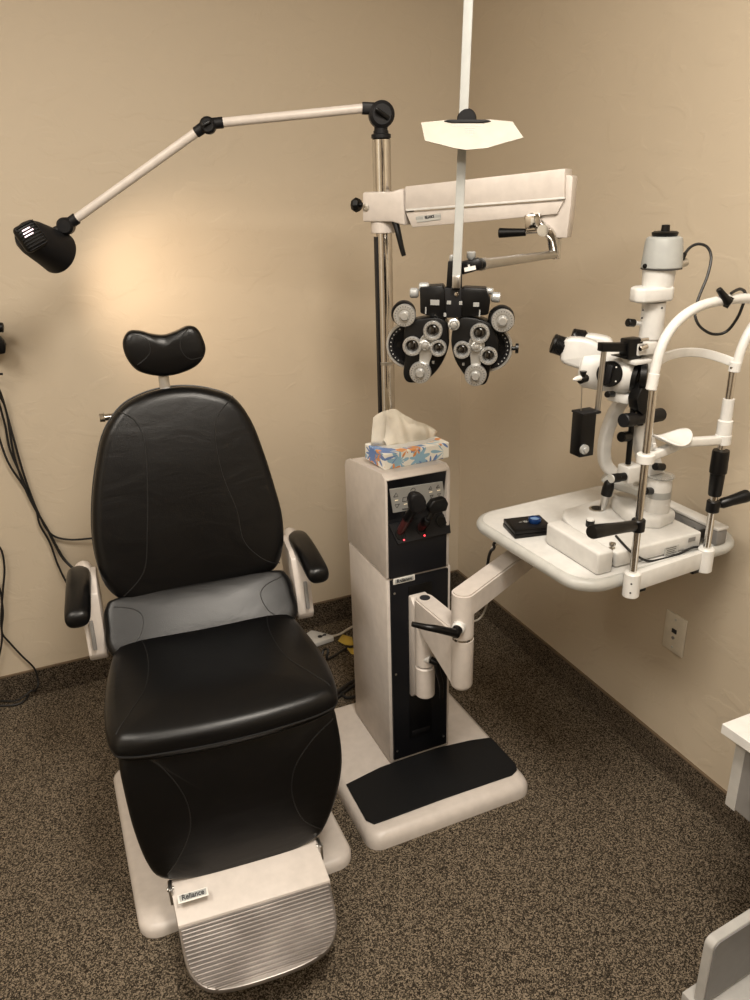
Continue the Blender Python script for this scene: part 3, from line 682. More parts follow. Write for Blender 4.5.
for a, c, r in (((182, 236), (150, 236), 19), ((222, 214), (184, 214), 17), ((455, 250), (488, 254), 19), ((432, 228), (462, 230), 12)):
    A = q(*a, .004); Bq = q(*c, .004); MB().lathe([(0, r*PS*.7), (.003, r*PS), ((Bq-A).length-.002, r*PS), ((Bq-A).length, r*PS*.8), ((Bq-A).length, 0)], A, Bq-A, 20).build('side_knob', M['knurl'], PO)
c = q(315, 352, .016); MB().lathe([(0, 0), (0, 22*PS), (.008, 22*PS), (.010, 16*PS), (.016, 12*PS), (.018, 0)], c, QN, 28).build('vergence_knob', M['dial'], PO)
def dial(name, zx, zy, r, o, parent, h=.012):
    c = q(zx, zy, o); R = r*PS
    b = MB(); b.lathe([(0, 0), (0, R*.97), (h*.2, R), (h*.75, R), (h, R*.92), (h, R*.62), (h*.8, R*.60), (h*.8, R*.45), (h*1.5, R*.40), (h*1.7, R*.30), (h*1.7, 0)], c, QN, 40)
    d = b.build(name, M['dial'], parent)
    b = MB()
    for k in range(22):
        a = 2*PI*k/22; dr = QX*math.cos(a)+QZ*math.sin(a)
        b.obox(c+dr*R*.8+QN*(h+.0002), dr, dr.cross(QN), QN, (R*.13, R*.035, .0006), 0)
    b.build('scale_marks', M['ink'], d)
    return d
def ring(name, zx, zy, r, o, parent, h=.014):
    c = q(zx, zy, o); R = r*PS
    b = MB(); b.lathe([(0, R*.66), (0, R*.97), (h*.2, R), (h*.8, R), (h, R*.92), (h, R*.72), (h*.85, R*.68), (h*.6, R*.60), (0, R*.60)], c, QN, 40)
    d = b.build(name, M['dial'], parent)
    MB().lathe([(0, 0), (0, R*.64), (h*.35, R*.64), (h*.55, R*.35), (h*.58, 0)], c, QN, 32).build('lens', M['lens'], d)
    b = MB()
    for k in range(18):
        a = 2*PI*k/18; dr = QX*math.cos(a)+QZ*math.sin(a)
        b.obox(c+dr*R*.84+QN*(h+.0001), dr, dr.cross(QN), QN, (R*.09, R*.03, .0005), 0)
    b.build('scale_marks', M['ink'], d)
    return d
def battery(out, wheel, dtop, rings, hub, dlow, plate, lobe, win):
    o = catmull([V((p[0], p[1])) for p in out], 5, True)
    b = MB(); b.prism([q(p.x, p.y, .016) for p in o], -QN*.050, .004); body = b.build('lens_battery', M['black'], PO)
    cw = q(wheel[0], wheel[1], -.022); R = wheel[2]*PS
    MB().lathe([(0, 0), (0, R*.98), (.003, R), (.014, R), (.017, R*.97), (.017, R*.90), (.014, R*.89), (.014, 0)], cw, QN, 64).build('sphere_wheel', M['dial'], body)
    MB().lathe([(.0141, R*.70), (.016, R*.71), (.016, R*.87), (.0141, R*.885)], cw, QN, 64).build('wheel_band', M['satin'], body)
    for k in range(10):
        a = wheel[3]+(k-4.5)*.22; dr = QX*math.cos(a)+QZ*math.sin(a)
        MB().lathe([(0, .0017), (.001, .0014), (.001, 0)], cw+dr*R*.79+QN*.0161, QN, 8).build('wheel_stud', M['knurl'], body)
    MB().obox(cw+QN*.0155+(QX*math.cos(wheel[3])+QZ*math.sin(wheel[3]))*R*.45, QX2, QZ2, QN, (.008, .011, .002), .0005, 1).build('power_window', M['black'], body)
    cl2 = q(lobe[0], lobe[1], -.012); MB().lathe([(0, 0), (0, lobe[2]*PS), (.022, lobe[2]*PS), (.025, lobe[2]*PS*.92), (.025, 0)], cl2, QN, 40).build('dial_lobe', M['black'], body)
    dial('cylinder_dial', *dtop, .013, body)
    po = catmull([V(p) for p in plate], 4, True)
    MB().prism([q(p.x, p.y, .026) for p in po], -QN*.012, .001, 1).build('turret_plate', M['dial'], body)
    for r_ in rings: ring('lens_ring', *r_, .024, body)
    MB().lathe([(0, 20*PS), (.006, 20*PS), (.008, 15*PS), (.008, 9*PS), (.012, 8*PS), (.013, 0)], q(*hub, .026), QN, 24).build('turret_hub', M['dial'], body)
    dial('axis_dial', *dlow, .022, body, .014)
    MB().obox(q(*win, .0175), QX2, QZ2, QN, (.0048, .006, .001), .0002, 1).build('axis_window', M['knurl'], body)
battery([(128, 375), (150, 345), (215, 330), (262, 330), (288, 350), (293, 400), (291, 450), (270, 500), (240, 540), (205, 567), (170, 574), (138, 570), (124, 540), (130, 480), (126, 420)],
        (150, 428, 92, PI*.98), (131, 319, 43), [(237, 375, 37), (160, 433, 37), (257, 440, 32)], (208, 430), (190, 531, 42),
        [(200, 395), (235, 400), (242, 430), (232, 470), (222, 500), (215, 540), (170, 540), (182, 500), (185, 470), (180, 430)], (128, 308, 46), (237, 496))
battery([(470, 385), (452, 352), (400, 332), (345, 328), (318, 350), (305, 400), (308, 450), (322, 495), (350, 540), (375, 570), (405, 583), (432, 578), (446, 550), (455, 510), (478, 470), (482, 420)],
        (445, 438, 92, 0), (497, 338, 43), [(412, 385, 37), (346, 447, 33), (444, 469, 34)], (400, 435), (396, 541, 42),
        [(385, 400), (420, 405), (430, 440), (420, 475), (415, 510), (420, 545), (372, 545), (378, 510), (375, 475), (368, 430)], (492, 330, 50), (350, 503))
b = MB(); A = q(530, 444, -.005); b.lathe([(0, .004), (.008, .004), (.008, .010), (.014, .010), (.014, 0)], A, QX, 20); b.build('side_knob', M['black'], PO)

# reading rod and card
RB = q(323, 218, .030); RT = RB+V((.02, .0, .72)); rt = ay(468.5, 0, RB.y+.005); dr = (rt-RB).normalized(); RT = RB+dr*.68
RD = MB().sweep([RB, RT], .0165, .006, QN, 0, .0015).build('reading_rod', M['greyhead'])
RD.data.materials.clear(); RD.data.materials.append(M['greyhead'])
tag(RD, 'slim pale flat rod rising upright from the phoropter out of frame', 'rod')
MB().obox(RB+dr*.012, QX, dr, QN, (.016, .024, .012), .002).build('rod_socket', M['steel'], RD)
# card
CP = ay(465, 120, RB.y-.012); CA = math.radians(36)
CU = V((QN.x*-math.sin(CA), QN.y*-math.sin(CA), math.cos(CA))); CN = QX.cross(CU)
if CN.dot(CAM-CP) < 0: CN = -CN
CP2 = CP
def cq(px, py, o=0): return on(px, py, CP2+CN*o, CN)
CDp = [(421, 122.5), (446, 120), (490, 119.5), (512.5, 121.5), (523.5, 137.5), (500, 144), (487, 148), (466, 149.8), (452, 147.5), (445, 145.5), (425, 140.5)]
CDo = MB().prism([cq(*p) for p in CDp], -CN*.0012, 0).build('reading_card', M['card'])
tag(CDo, 'white angular near-vision test card clipped to the reading rod', 'card')
b = MB(); b.prism([cq(*p, .003) for p in [(444, 120.5), (449, 119.3), (486, 119.2), (491, 120.5), (484, 122), (452, 122)]], -CN*.007, .0006, 1)
b.lathe([(-.030, 0), (-.030, .014), (-.026, .0175), (-.010, .0175), (-.007, .015), (-.007, 0)], cq(466.5, 118.5, -.002), QN, 24)
kc = b.build('card_clip', M['satin'], CDo)
b = MB()
for k in range(11):
    px = 453+k*2.9; p = cq(px, 124.5+abs(k-5)*.12+.6, .0003); b.obox(p, QX, CU, CN, (.0035, .0035, .0003), 0)
for r_ in range(3):
    for k in range(5): b.obox(cq(466+k*2.2, 128+r_*2.2, .0003), QX, CU, CN, (.0022, .0022, .0003), 0)
b.obox(cq(471.5, 134.8, .0003), QX, CU, CN, (.005, .0045, .0003), 0)
b.build('test_marks', M['greyhead'], CDo)

# ------------------------------------------------------------------ tissue box
tbz = zt_-.002
def tz(px, py, z=tbz): return az(px, py, z)
a_, b_, c_ = az(385, 470.5, tbz), az(449, 457.5, tbz), az(357.6, 460.5, tbz)
TX = (b_-a_); TX.z = 0; tw = TX.length; TX.normalize(); TYv = V((-TX.y, TX.x, 0)); td = min(.16, (c_-a_).length); thh = .042
TX_c = a_+TX*tw/2+TYv*td/2
TBX = empty('tissue_box', (TX_c.x, TX_c.y, tbz), 'flowered blue and orange tissue box on top of the instrument stand', 'tissue box')
MB().obox(TX_c+V((0, 0, thh/2)), TX, TYv, (0, 0, 1), (tw, td, thh), .0015, 1).build('carton', M['floral'], TBX)
sl = [TX_c+TX*(x*.078+.006)+TYv*(y*.034)+V((0, 0, thh+.0003)) for x, y in [(math.cos(a), math.sin(a)) for a in [2*PI*k/24 for k in range(24)]]]
MB().prism(sl, (0, 0, .0006), 0).build('opening', M['white'], TBX)
# tissue: folded sheet fanning up
b = MB(); bm = b.bm; nu, nv = 28, 14; grid = []
for i in range(nu+1):
    row = []
    for j in range(nv+1):
        u = i/nu; v = j/nv                       # u along box, v height
        ht = (.098 if u < .34 else .098-.078*(u-.34)/.66)*(1-.15*max(0, (.12-u)/.12))
        w = .012+.026*math.sin(PI*min(1, v*1.2))
        fold = math.sin(u*14+v*2.5)*.006*(.4+v)+math.sin(u*29+1)*.002
        x = (-.052+.140*u)-.004-.034*v*(1-u)+.006*v*u
        y = fold+w*(.6*math.cos(u*5)-.15)*v
        row.append(bm.verts.new(TX_c+TX*x+TYv*y+V((0, 0, thh-.004+ht*v+.004*math.sin(u*9)))))
    grid.append(row)
for i in range(nu):
    for j in range(nv): bm.faces.new((grid[i][j], grid[i+1][j], grid[i+1][j+1], grid[i][j+1]))
# second leaf behind, joined over the top
g2 = []
for i in range(nu+1):
    row = []
    for j in range(8):
        v = j/7; p = grid[i][nv].co; u = i/nu
        row.append(grid[i][nv] if j == 0 else bm.verts.new(p+TYv*(.022*math.sin(v*PI/2)*(.5+.5*math.sin(u*PI)))+V((0, 0, -(p.z-(tbz+thh))*v*.96))-TX*.003*v))
    g2.append(row)
for i in range(nu):
    for j in range(7): bm.faces.new((g2[i][j], g2[i+1][j], g2[i+1][j+1], g2[i][j+1]))
to = b.build('tissue', M['paper'], TBX, 80)
sm = to.modifiers.new('t', 'SOLIDIFY'); sm.thickness = .0008

# ------------------------------------------------------------------ diagnostic handles in the wells
def handle(w, top, headpx, label, name):
    c = sh(*w, .003)-SN*.014; t = top
    r = empty(name, c, label, 'diagnostic instrument')
    d = (t-c).normalized(); Ln = (t-c).length
    MB().lathe([(0, 0), (0, .0098), (Ln*.62, .0105), (Ln*.62, 0)], c, d, 24).build('grip', M['redhandle'], r)
    MB().lathe([(Ln*.6, 0), (Ln*.6, .0105), (Ln*.66, .0118), (Ln*.72, .0105), (Ln*.78, .0118), (Ln*.84, .0105), (Ln*.95, .009), (Ln, .008), (Ln, 0)], c, d, 24).build('collar', M['black'], r)
    return r, c, d, Ln
t1 = on(413, 509, (0, yf-.045, 0), (0, 1, 0))
r, c, d, Ln = handle(WELL[0], t1, None, 'retinoscope with rounded grey head standing in the left well of the panel', 'retinoscope')
hc = on(419, 500, (0, yf-.052, 0), (0, 1, 0))
b = MB(); b.prism([on(*p, (0, yf-.062, 0), (0, 1, 0)) for p in [(412, 512), (411, 500), (413, 495), (418, 493.5), (424, 495), (427, 502), (427, 510), (421, 514)]], (0, .026, 0), .006, 3); b.build('head', M['satin'], r)
t2 = on(428, 519, (0, yf-.045, 0), (0, 1, 0))
r, c, d, Ln = handle(WELL[1], t2, None, 'black ophthalmoscope with angled head in the middle well of the panel', 'ophthalmoscope')
b = MB(); b.prism([on(*p, (0, yf-.060, 0), (0, 1, 0)) for p in [(429, 508), (434, 501), (446, 498), (449, 504), (447, 511), (437, 514), (431, 514)]], (0, .022, 0), .004, 3)
b.cyl(t2, on(436, 508, (0, yf-.05, 0), (0, 1, 0)), .008); b.build('head', M['black'], r)

# ------------------------------------------------------------------ instrument table on swing arms
TBL = empty('instrument_table', (-.63, -1.10, .42), 'white rounded tabletop carried on thick jointed cream arms from the stand', 'table')
# slide bracket on column
P1 = V((-.640, -.945, 0)); P2 = V((-.628, -1.118, 0))
b = MB(); b.prism([(-.662, y, z) for y, z in ((-.888, .585), (-.905, .585), (-.935, .56), (-.935, .30), (-.905, .272), (-.888, .272))], (.05, 0, 0), .003); b.build('slide_bracket', M['cream'], TBL)
b = MB(); b.cyl((P1.x, P1.y, .300), (P1.x, P1.y, .395), .0265); b.cyl((P1.x, P1.y, .397), (P1.x, P1.y, .520), .0265); b.build('pivot_sleeve', M['cream'], TBL)
# lower arm: deep plate tapering in height
def bar_arm(A, B, zA, zB, r, m, name, taper=True, bev=.004):
    d = (B-A); d.z = 0; d.normalize(); s = V((-d.y, d.x, 0)); b = MB(); bm = b.bm; n = 12; top = []; bot = []
    for cen, sg in ((B, 1), (A, -1)):
        for k in range(n+1):
            a = -PI/2+PI*k/n
            p = cen+(d*math.cos(a)*sg+s*math.sin(a)*sg)*r
            zt2, zb2 = (zB if sg > 0 else zA)
            top.append(V((p.x, p.y, zt2))); bot.append(V((p.x, p.y, zb2)))
    tv = [bm.verts.new(p) for p in top]; bv = [bm.verts.new(p) for p in bot]; N = len(tv)
    bm.faces.new(tv); bm.faces.new(bv[::-1])
    for k in range(N): bm.faces.new((tv[k], bv[k], bv[(k+1) % N], tv[(k+1) % N]))
    bmesh.ops.recalc_face_normals(bm, faces=bm.faces[:])
    ed = [e for e in bm.edges if e.calc_face_angle(0) > 1.0]
    bmesh.ops.bevel(bm, geom=ed, offset=bev, segments=2, affect='EDGES')
    return b.build(name, m, TBL)
la = bar_arm(P1, P2, (.598, .522), (.598, .44), .0262, M['cream'], 'lower_swing_arm')
MB().lathe([(0, .0135), (.0015, .0135), (.0015, 0)], (P1.x, P1.y, .598), (0, 0, 1), 24).build('arm_plug', M['ink'], la)
b = MB(); b.lathe([(0, 0), (0, .020), (.006, .0255), (.012, .0275), (.139, .0275), (.139, 0)], (P2.x, P2.y, .434), (0, 0, 1), 32); b.build('lower_elbow', M['cream'], TBL)
MB().lathe([(0, .0265), (.007, .0265)], (P2.x, P2.y, .573), (0, 0, 1), 32).build('elbow_ring', M['chrome'], TBL)
b = MB(); b.cyl((P2.x, P2.y, .580), (P2.x, P2.y, .690), .0272); b.build('upper_elbow', M['cream'], TBL)
P3 = P2+V((.31, .165, 0))
bar_arm(P2, P3, (.700, .640), (.700, .640), .0272, M['cream'], 'upper_swing_arm')
b = MB(); b.cyl((P3.x-.05, P3.y-.0265, .695), (P3.x-.05, P3.y-.0265, .785), .026); b.box((P3.x-.14, P3.y-.15, .772), (P3.x+.06, P3.y+.0, .786), .003); b.build('table_mount', M['rim'], TBL)
# elbow hub and levers
hub = ay(455, 623, -1.146)
b = MB(); b.lathe([(0, .016), (.012, .016), (.016, .012), (.016, 0)], P2+V((-.018, -.016, .618-0)), V((-.72, -.70, 0)), 24); b.build('lever_hub', M['white'], TBL)
H0 = P2+V((-.018, -.016, .618))+V((-.72, -.70, 0))*.014
b = MB(); b.cyl(H0, H0+V((-.016, -.014, -.002)), .0125)
b.tube([H0+V((-.010, -.012, -.002)), ay(437, 629, -1.16), ay(425, 627, -1.15), ay(412, 624, -1.14)], lambda t: .0105-.0045*t, 12); b.build('clamp_lever', M['black'], TBL)
K0 = ay(429, 659, -.968)
b = MB(); b.cyl(K0-V((.3, -1, 0)).normalized()*-.0-V((.6, -.8, 0))*.012, K0+V((.6, -.8, 0))*.004, .0115, n=20); b.build('lever_hub', M['white'], TBL)
K1 = K0+V((.6, -.8, 0))*.004
b = MB(); b.cyl(K1, K1+V((.014, -.014, -.008)), .0095, n=20); K2 = K1+V((.012, -.012, -.006)); b.tube([K2, ay(438, 672, K2.y-.002), ay(441, 684, K2.y-.002), ay(441, 698, K2.y-.002)], lambda t: .0085-.003*t, 10); b.build('clamp_lever', M['black'], TBL)
# tabletop
TZ = .81
th = math.radians(3.0); TCx = V((-.272, -1.158, 0)); TW, TD = .488, .440
def tl(x, y, z): return V((TCx.x+x*math.cos(th)-y*math.sin(th), TCx.y+x*math.sin(th)+y*math.cos(th), z))
ol = rrect(TW, TD, .070, 10)
b = MB(); bm = b.bm; rr = []; 
for ins, z in ((.012, TZ-.028), (.004, TZ-.026), (0, TZ-.018), (0, TZ-.011), (.003, TZ-.004), (.009, TZ), (.014, TZ-.0005)):
    rr.append([bm.verts.new(tl(x*(1-ins/(TW/2)), y*(1-ins/(TD/2)), z)) for x, y in ol])
for a, c in zip(rr, rr[1:]):
    for k in range(len(ol)): bm.faces.new((a[k], a[(k+1) % len(ol)], c[(k+1) % len(ol)], c[k]))
bm.faces.new(rr[0][::-1]); bm.faces.new(rr[-1]); bmesh.ops.recalc_face_normals(bm, faces=bm.faces[:])
tt = b.build('tabletop', M['rim'], TBL)
MB().prism([tl(x*(1-.013/(TW/2)), y*(1-.013/(TD/2)), TZ-.0008) for x, y in ol], (0, 0, .0012), 0).build('laminate_surface', M['white'], tt)
b = MB()
b.tube([tl(-.10, .1, .78), az(520, 568, .74), V((-.50, -.99, .72)), V((-.52, -.93, .66)), V((-.45, -.8, .5)), V((-.36, -.6, .2)), V((-.2, -.35, .012)), V((-.12, -.15, .012)), ], .0035, 8)
# ------------------------------------------------------------------ slit lamp
SL = empty('slit_lamp', (-.26, -1.25, TZ), 'white slit lamp microscope with twin eyepieces and tall illumination tower', 'slit lamp')
b = MB()
zb = TZ+.0005
# rails
RA_ = MB().box((-.448, -1.362, zb), (-.407, -1.178, zb+.052), .006, 3).build('rail_cover', M['white'], SL)
b = MB(); b.box((-.119, -1.365, zb), (-.088, -1.165, zb+.036), .004); RB_ = b.build('rail_cover', M['cabgrey'], SL)
MB().box((-.1205, -1.366, zb+.036), (-.086, -1.164, zb+.044), .003).build('rail_cap', M['white'], RB_)
b = MB(); b.cyl((-.408, -1.30, zb+.017), (-.118, -1.30, zb+.017), .0055); b.build('axle', M['steel'], SL)
b = MB(); b.cyl((-.150, -1.335, zb+.020), (-.120, -1.335, zb+.020), .012); b.cyl((-.404, -1.335, zb+.018), (-.394, -1.335, zb+.018), .012); b.build('axle_wheel', M['black'], SL)
# sliding base
b = MB()
b.prism([(-.392, -1.352, zb+.002), (-.392, -1.20, zb+.002), (-.375, -1.14, zb+.002), (-.345, -1.105, zb+.002), (-.22, -1.09, zb+.002), (-.165, -1.12, zb+.002), (-.152, -1.20, zb+.002), (-.152, -1.352, zb+.002)], (0, 0, .036), .005, 3)
base = b.build('sliding_base', M['white'], SL)
bt = zb+.038
b = MB(); b.prism([(-.262, -1.215, bt-.004), (-.245, -1.16, bt-.004), (-.225, -1.125, bt-.004), (-.185, -1.13, bt-.004), (-.165, -1.20, bt-.004), (-.165, -1.285, bt-.004), (-.225, -1.30, bt-.004), (-.27, -1.27, bt-.004)], (0, 0, .034), .010, 3); hump = b.build('base_hump', M['white'], SL)
# label with lines of small print on the front face
lp = ay(671.5, 551, -1.3535)
lb = MB().obox(lp, (1, 0, 0), (0, 0, 1), (0, -1, 0), (.040, .025, .0008), .0002, 1).build('rating_label', M['rim'], base)
b = MB()
for k in range(5): b.obox(lp+V((-.003+.002*(k % 2), -.0007, .009-.0045*k)), (1, 0, 0), (0, 0, 1), (0, -1, 0), (.030-.004*(k % 3), .0012, .0004), 0)
b.build('small_print', M['ink'], lb)
lp = ay(692, 539.5, -1.3535); MB().obox(lp, (1, 0, 0), (0, 0, 1), (0, -1, 0), (.02, .010, .0008), .0002, 1).build('serial_plate', M['cabgrey'], base)
c = az(612, 549, bt); MB().lathe([(0, .006), (.003, .006), (.003, .003), (.009, .003), (.009, .007), (.014, .007), (.015, 0)], c, (0, 0, 1), 18).build('lock_screw', M['chrome'], base)
c = az(590, 526, bt); b = MB(); b.lathe([(0, 0), (0, .010), (.015, .010), (.015, 0)], c, (0, 0, 1), 20); kn = b.build('rotary_knob', M['black'], base)
MB().lathe([(0, .0095), (.004, .009), (.005, 0)], c+V((0, 0, .015)), (0, 0, 1), 20).build('knob_cap', M['white'], kn)
jb = az(602, 510, bt); b = MB(); b.lathe([(0, .019), (.002, .019), (.0025, .015), (.0015, .015), (.0015, 0)], az(597, 509, bt), (0, 0, 1), 24); b.build('joystick_ring', M['steel'], base)
MB().lathe([(0, 0), (.0018, .014), (.0022, 0)], az(597, 509, bt)+V((0, 0, .0008)), (0, 0, 1), 24).build('joystick_well', M['black'], base)
jt = on(610, 481, jb+V((0, -.012, 0)), (0, 1, 0)); jd = (jt-jb).normalized(); jl = (jt-jb).length
b = MB(); b.lathe([(0, .0065), (jl*.55, .0115), (jl*.55, 0)], jb, jd, 24); js = b.build('joystick', M['steel'], SL)
MB().lathe([(jl*.53, 0), (jl*.53, .013), (jl*.75, .0135), (jl*.93, .012), (jl*.98, .009), (jl, 0)], jb, jd, 24).build('joystick_grip', M['black'], js)
# pivot cylinder stack at right
AX = V((-.205, -1.262, 0))
b = MB(); b.lathe([(0, .030), (.022, .030), (.024, .0275), (.05, .0275)], (AX.x, AX.y, bt+.0), (0, 0, 1), 36); b.lathe([(.0, 0), (0, .0265), (.108, .0265), (.110, .0255), (.110, 0)], (AX.x, AX.y, bt+.0), (0, 0, 1), 36)
pv = b.build('pivot_drum', M['white'], SL)
MB().lathe([(0, .0272), (.016, .0272)], (AX.x, AX.y, bt+.064), (0, 0, 1), 36).build('angle_scale', M['greyhead'], pv)
MB().lathe([(0, 0), (0, .031), (.0025, .031), (.003, 0)], (AX.x, AX.y, bt+.112), (0, 0, 1), 36).build('drum_cover', M['clear'], pv)
b = MB(); b.tube([AX+V((.0275, -.008, bt+.112)), AX+V((.0295, -.008, bt+.06)), AX+V((.029, -.008, bt+.01))], .0016, 8); b.build('retaining_wire', M['steel'], pv)
# arms
yA = -1.235
def s(px, py, y=yA): return ay(px, py, y)
b = MB(); b.sweep([s(652, 497), s(636, 489, -1.19), s(615, 483, -1.14), s(604, 476, -1.12)], .036, .020, (0, 0, 1), 4, .005); b.build('lower_arm_plate', M['rim'], SL)
b = MB(); b.sweep([s(626, 396, -1.19), s(615, 412, -1.17), s(607, 432, -1.15), s(604, 452, -1.135), s(607, 466, -1.13), s(620, 478, -1.15), s(636, 484, -1.19)], .028, .024, (.15, .98, .0), 6, .006); b.build('microscope_arm', M['white'], SL)
b = MB(); b.sweep([s(655, 483), s(650, 464), s(645, 448), s(641, 432, -1.235), s(643, 425)], .050, .034, (0, 1, 0), 5, .012); b.build('illumination_arm', M['white'], SL)
b = MB(); b.cyl(s(619, 477.5, -1.25), s(612, 478.5, -1.25), .0105, n=24); b.cyl(s(625, 476.5, -1.25), s(618, 477.5, -1.25), .0095); k = b.build('centering_knob', M['black'], SL)
MB().cyl(s(612, 478.5, -1.25), s(610.5, 478.8, -1.25), .0095).build('knob_cap', M['rim'], k)
b = MB(); b.box(s(629, 477, -1.24)+V((-.02, -.02, -.008)), s(629, 477, -1.24)+V((.022, .02, .030)), .005); b.build('arm_clamp', M['white'], SL)
MB().cyl(s(628, 464, -1.245), s(634, 398, -1.245), .0062).build('support_rod', M['black'], SL)
MB().cyl(s(640, 425, -1.255), s(642, 392, -1.255), .0075).build('support_rod', M['black'], SL)
b = MB(); b.cyl(s(623, 420.5, -1.27), s(633, 419.5, -1.262), .0150, n=32); b.cyl(s(633, 419.5, -1.262), s(647, 417.5, -1.25), .0125, n=32); b.cyl(s(648, 417, -1.25), s(661, 414.5, -1.235), .0150, n=32); b.build('width_knob', M['satin'], SL)
for p_, q_, r_ in (((621, 437, -1.25), (629, 436, -1.24), .0115), ((655, 466.5, -1.27), (663, 467, -1.262), .0085), ((645, 491, -1.275), (654, 491, -1.26), .0085)):
    MB().cyl(s(*p_), s(*q_), r_, n=24).build('side_knob', M['black'], SL)
b = MB(); b.prism([s(*p, -1.27) for p in [(637, 400), (644, 384), (650, 392), (650, 410), (644, 416), (638, 410)]], (0, .03, 0), .003); b.build('mirror_housing', M['black'], SL)
# microscope
MD = V((.60, -.80, 0)).normalized(); MSd = V((.80, .60, 0))     # axis to patient ; sideways
O = s(613, 374, -1.20)
def mc(px, py, y): return ay(px, py, y)
Bq0 = mc(584, 366, -1.135); Bq1 = mc(640, 377, -1.235)
ma_ = (Bq1-Bq0).normalized()
b = MB(); b.lathe([(0, 0), (0, .040), (.006, .046), (.035, .046), (.055, .045), (.09, .043), ((Bq1-Bq0).length-.02, .040), ((Bq1-Bq0).length-.012, .035), ((Bq1-Bq0).length-.012, 0)], Bq0, ma_, 44); body = b.build('microscope_body', M['white'], SL)
b = MB(); b.lathe([(0, .028), (.002, .034), (.012, .034), (.014, .031), (.014, .024), (.008, .022), (.008, 0)], Bq1-ma_*.014, ma_, 36); b.build('objective_ring', M['black'], body)
side_n = (CAM-O); side_n = (side_n-ma_*side_n.dot(ma_)); side_n.z *= .4; side_n.normalize()
mcx = mc(611, 376, -1.20); 
kc0 = on(611, 377, mcx, side_n)
kc0 = Bq0+ma_*((kc0-Bq0).dot(ma_))+side_n*.036
b = MB(); b.lathe([(0, 0), (0, .0275), (.009, .0275), (.012, .025), (.012, 0)], kc0, side_n, 36); md_ = b.build('magnification_drum', M['black'], body)
b = MB(); b.obox(kc0+side_n*.015, ma_, side_n, ma_.cross(side_n), (.014, .010, .042), .004); b.build('drum_grip', M['satin'], md_)
for k in range(4):
    a = k*PI/2+.6; MB().lathe([(0, .0018), (.001, 0)], kc0+side_n*.0121+(ma_*math.cos(a)+ma_.cross(side_n)*math.sin(a))*.021, side_n, 8).build('drum_dot', M['labelwhite'], md_)
b = MB(); b.cyl(mc(607, 394.5, -1.225), mc(613, 394, -1.215), .007); b.build('locking_knob', M['black'], SL)
b = MB(); b.obox(mc(620, 396, -1.205), ma_, MSd, (0, 0, 1), (.05, .04, .022), .005); b.build('body_mount', M['white'], SL)
# binocular tubes + eyepieces
for i, (bp, ep, yb_, ye_) in enumerate((((594, 364), (565, 347), -1.165, -1.125), ((606, 352), (587, 337.5), -1.115, -1.065))):
    A = mc(*bp, yb_); E_ = mc(*ep, ye_); d = (E_-A).normalized(); Ln = (E_-A).length
    if i == 0:
        pts = [(562, 349), (566, 339), (585, 339), (599, 345), (604, 358), (597, 369), (586, 371), (563, 364), (560.5, 357)]
    else:
        pts = [(583, 341), (587, 334.5), (607, 337.5), (613, 343), (613, 352), (604, 356), (590, 352)]
    po = catmull([V((p[0], p[1])) for p in pts], 4, True)
    nn = V((CAM-A)); nn.z *= .3; nn.normalize()
    b = MB(); cpt = on(584 if i == 0 else 600, 354 if i == 0 else 344, (0, (yb_+ye_)/2, 0), (0, 1, 0)) 
    b.prism([on(p.x, p.y, cpt+nn*.022, nn) for p in po], -nn*.046, .009, 3); tu = b.build('prism_housing', M['white'], body)
    e0 = on(*( (566, 347.5) if i == 0 else (586.5, 340)), cpt, nn); e1 = on(*((552, 343) if i == 0 else (571.5, 337.5)), cpt+nn*.004, nn)
    b = MB(); L_ = (e1-e0).length; prof = [(0, 0), (0, .015)]
    for k in range(6): prof += [(L_*(.2+.1*k), .0215), (L_*(.25+.1*k), .0205)]
    prof += [(L_*.85, .0215), (L_*.98, .020), (L_, .017), (L_*.94, .013), (L_*.94, 0)]
    b.lathe(prof, e0, e1-e0, 32); b.build('eyepiece', M['black'], body)
b = MB(); b.tube([mc(590, 360, -1.14), mc(600, 368, -1.155)], .033, 24, 0); b.build('binocular_neck', M['white'], body)
# tonometer arm, hanging weight
b = MB(); b.obox((mc(600, 347, -1.235)+mc(628, 347, -1.235))/2, mc(628, 347, -1.235)-mc(600, 347, -1.235), (0, 1, 0), (0, 0, 1), ((mc(628, 347, -1.235)-mc(600, 347, -1.235)).length, .018, .018), .002)
b.box(mc(623, 359, -1.235)+V((0, -.015, 0)), mc(639, 337, -1.235)+V((0, .015, 0)), .003)
b.box(mc(617, 357, -1.235)+V((0, -.012, 0)), mc(640, 353, -1.235)+V((0, .02, 0)), .002); ta = b.build('tonometer_arm', M['black'], SL)
b = MB(); b.cyl(mc(604, 350, -1.235), mc(597, 414, -1.235), .0058, n=16); b.build('hanging_rod', M['steel'], ta)
x_a, x_b = mc(575, 456, -1.235), mc(593, 412, -1.235)
b = MB(); b.box((x_a.x, -1.25, x_a.z+.0), (x_b.x-.002, -1.215, x_b.z), .002); wb = b.build('tonometer_box', M['black'], ta)
b = MB(); b.box((x_a.x-.001, -1.252, x_b.z), (x_b.x+.008, -1.213, x_b.z+.005), .001); b.build('box_lid', M['satin'], wb)
b = MB(); b.lathe([(0, .0105), (.006, .0105), (.007, .006), (.011, .006), (.012, 0)], mc(583.5, 449, -1.25), (0, -1, 0), 20); b.build('pressure_knob', M['knurl'], wb)
b = MB(); b.cyl(mc(581, 411, -1.235), mc(582, 385, -1.235), .0011); b.build('probe_rod', M['steel'], wb)
b = MB(); b.cyl(mc(580, 380, -1.235), mc(586, 378, -1.228), .0085); b.lathe([(0, .005), (.01, .0075), (.010, 0)], mc(583, 376, -1.235), (0, 0, 1), 14); pt_ = b.build('probe_holder', M['black'], wb)
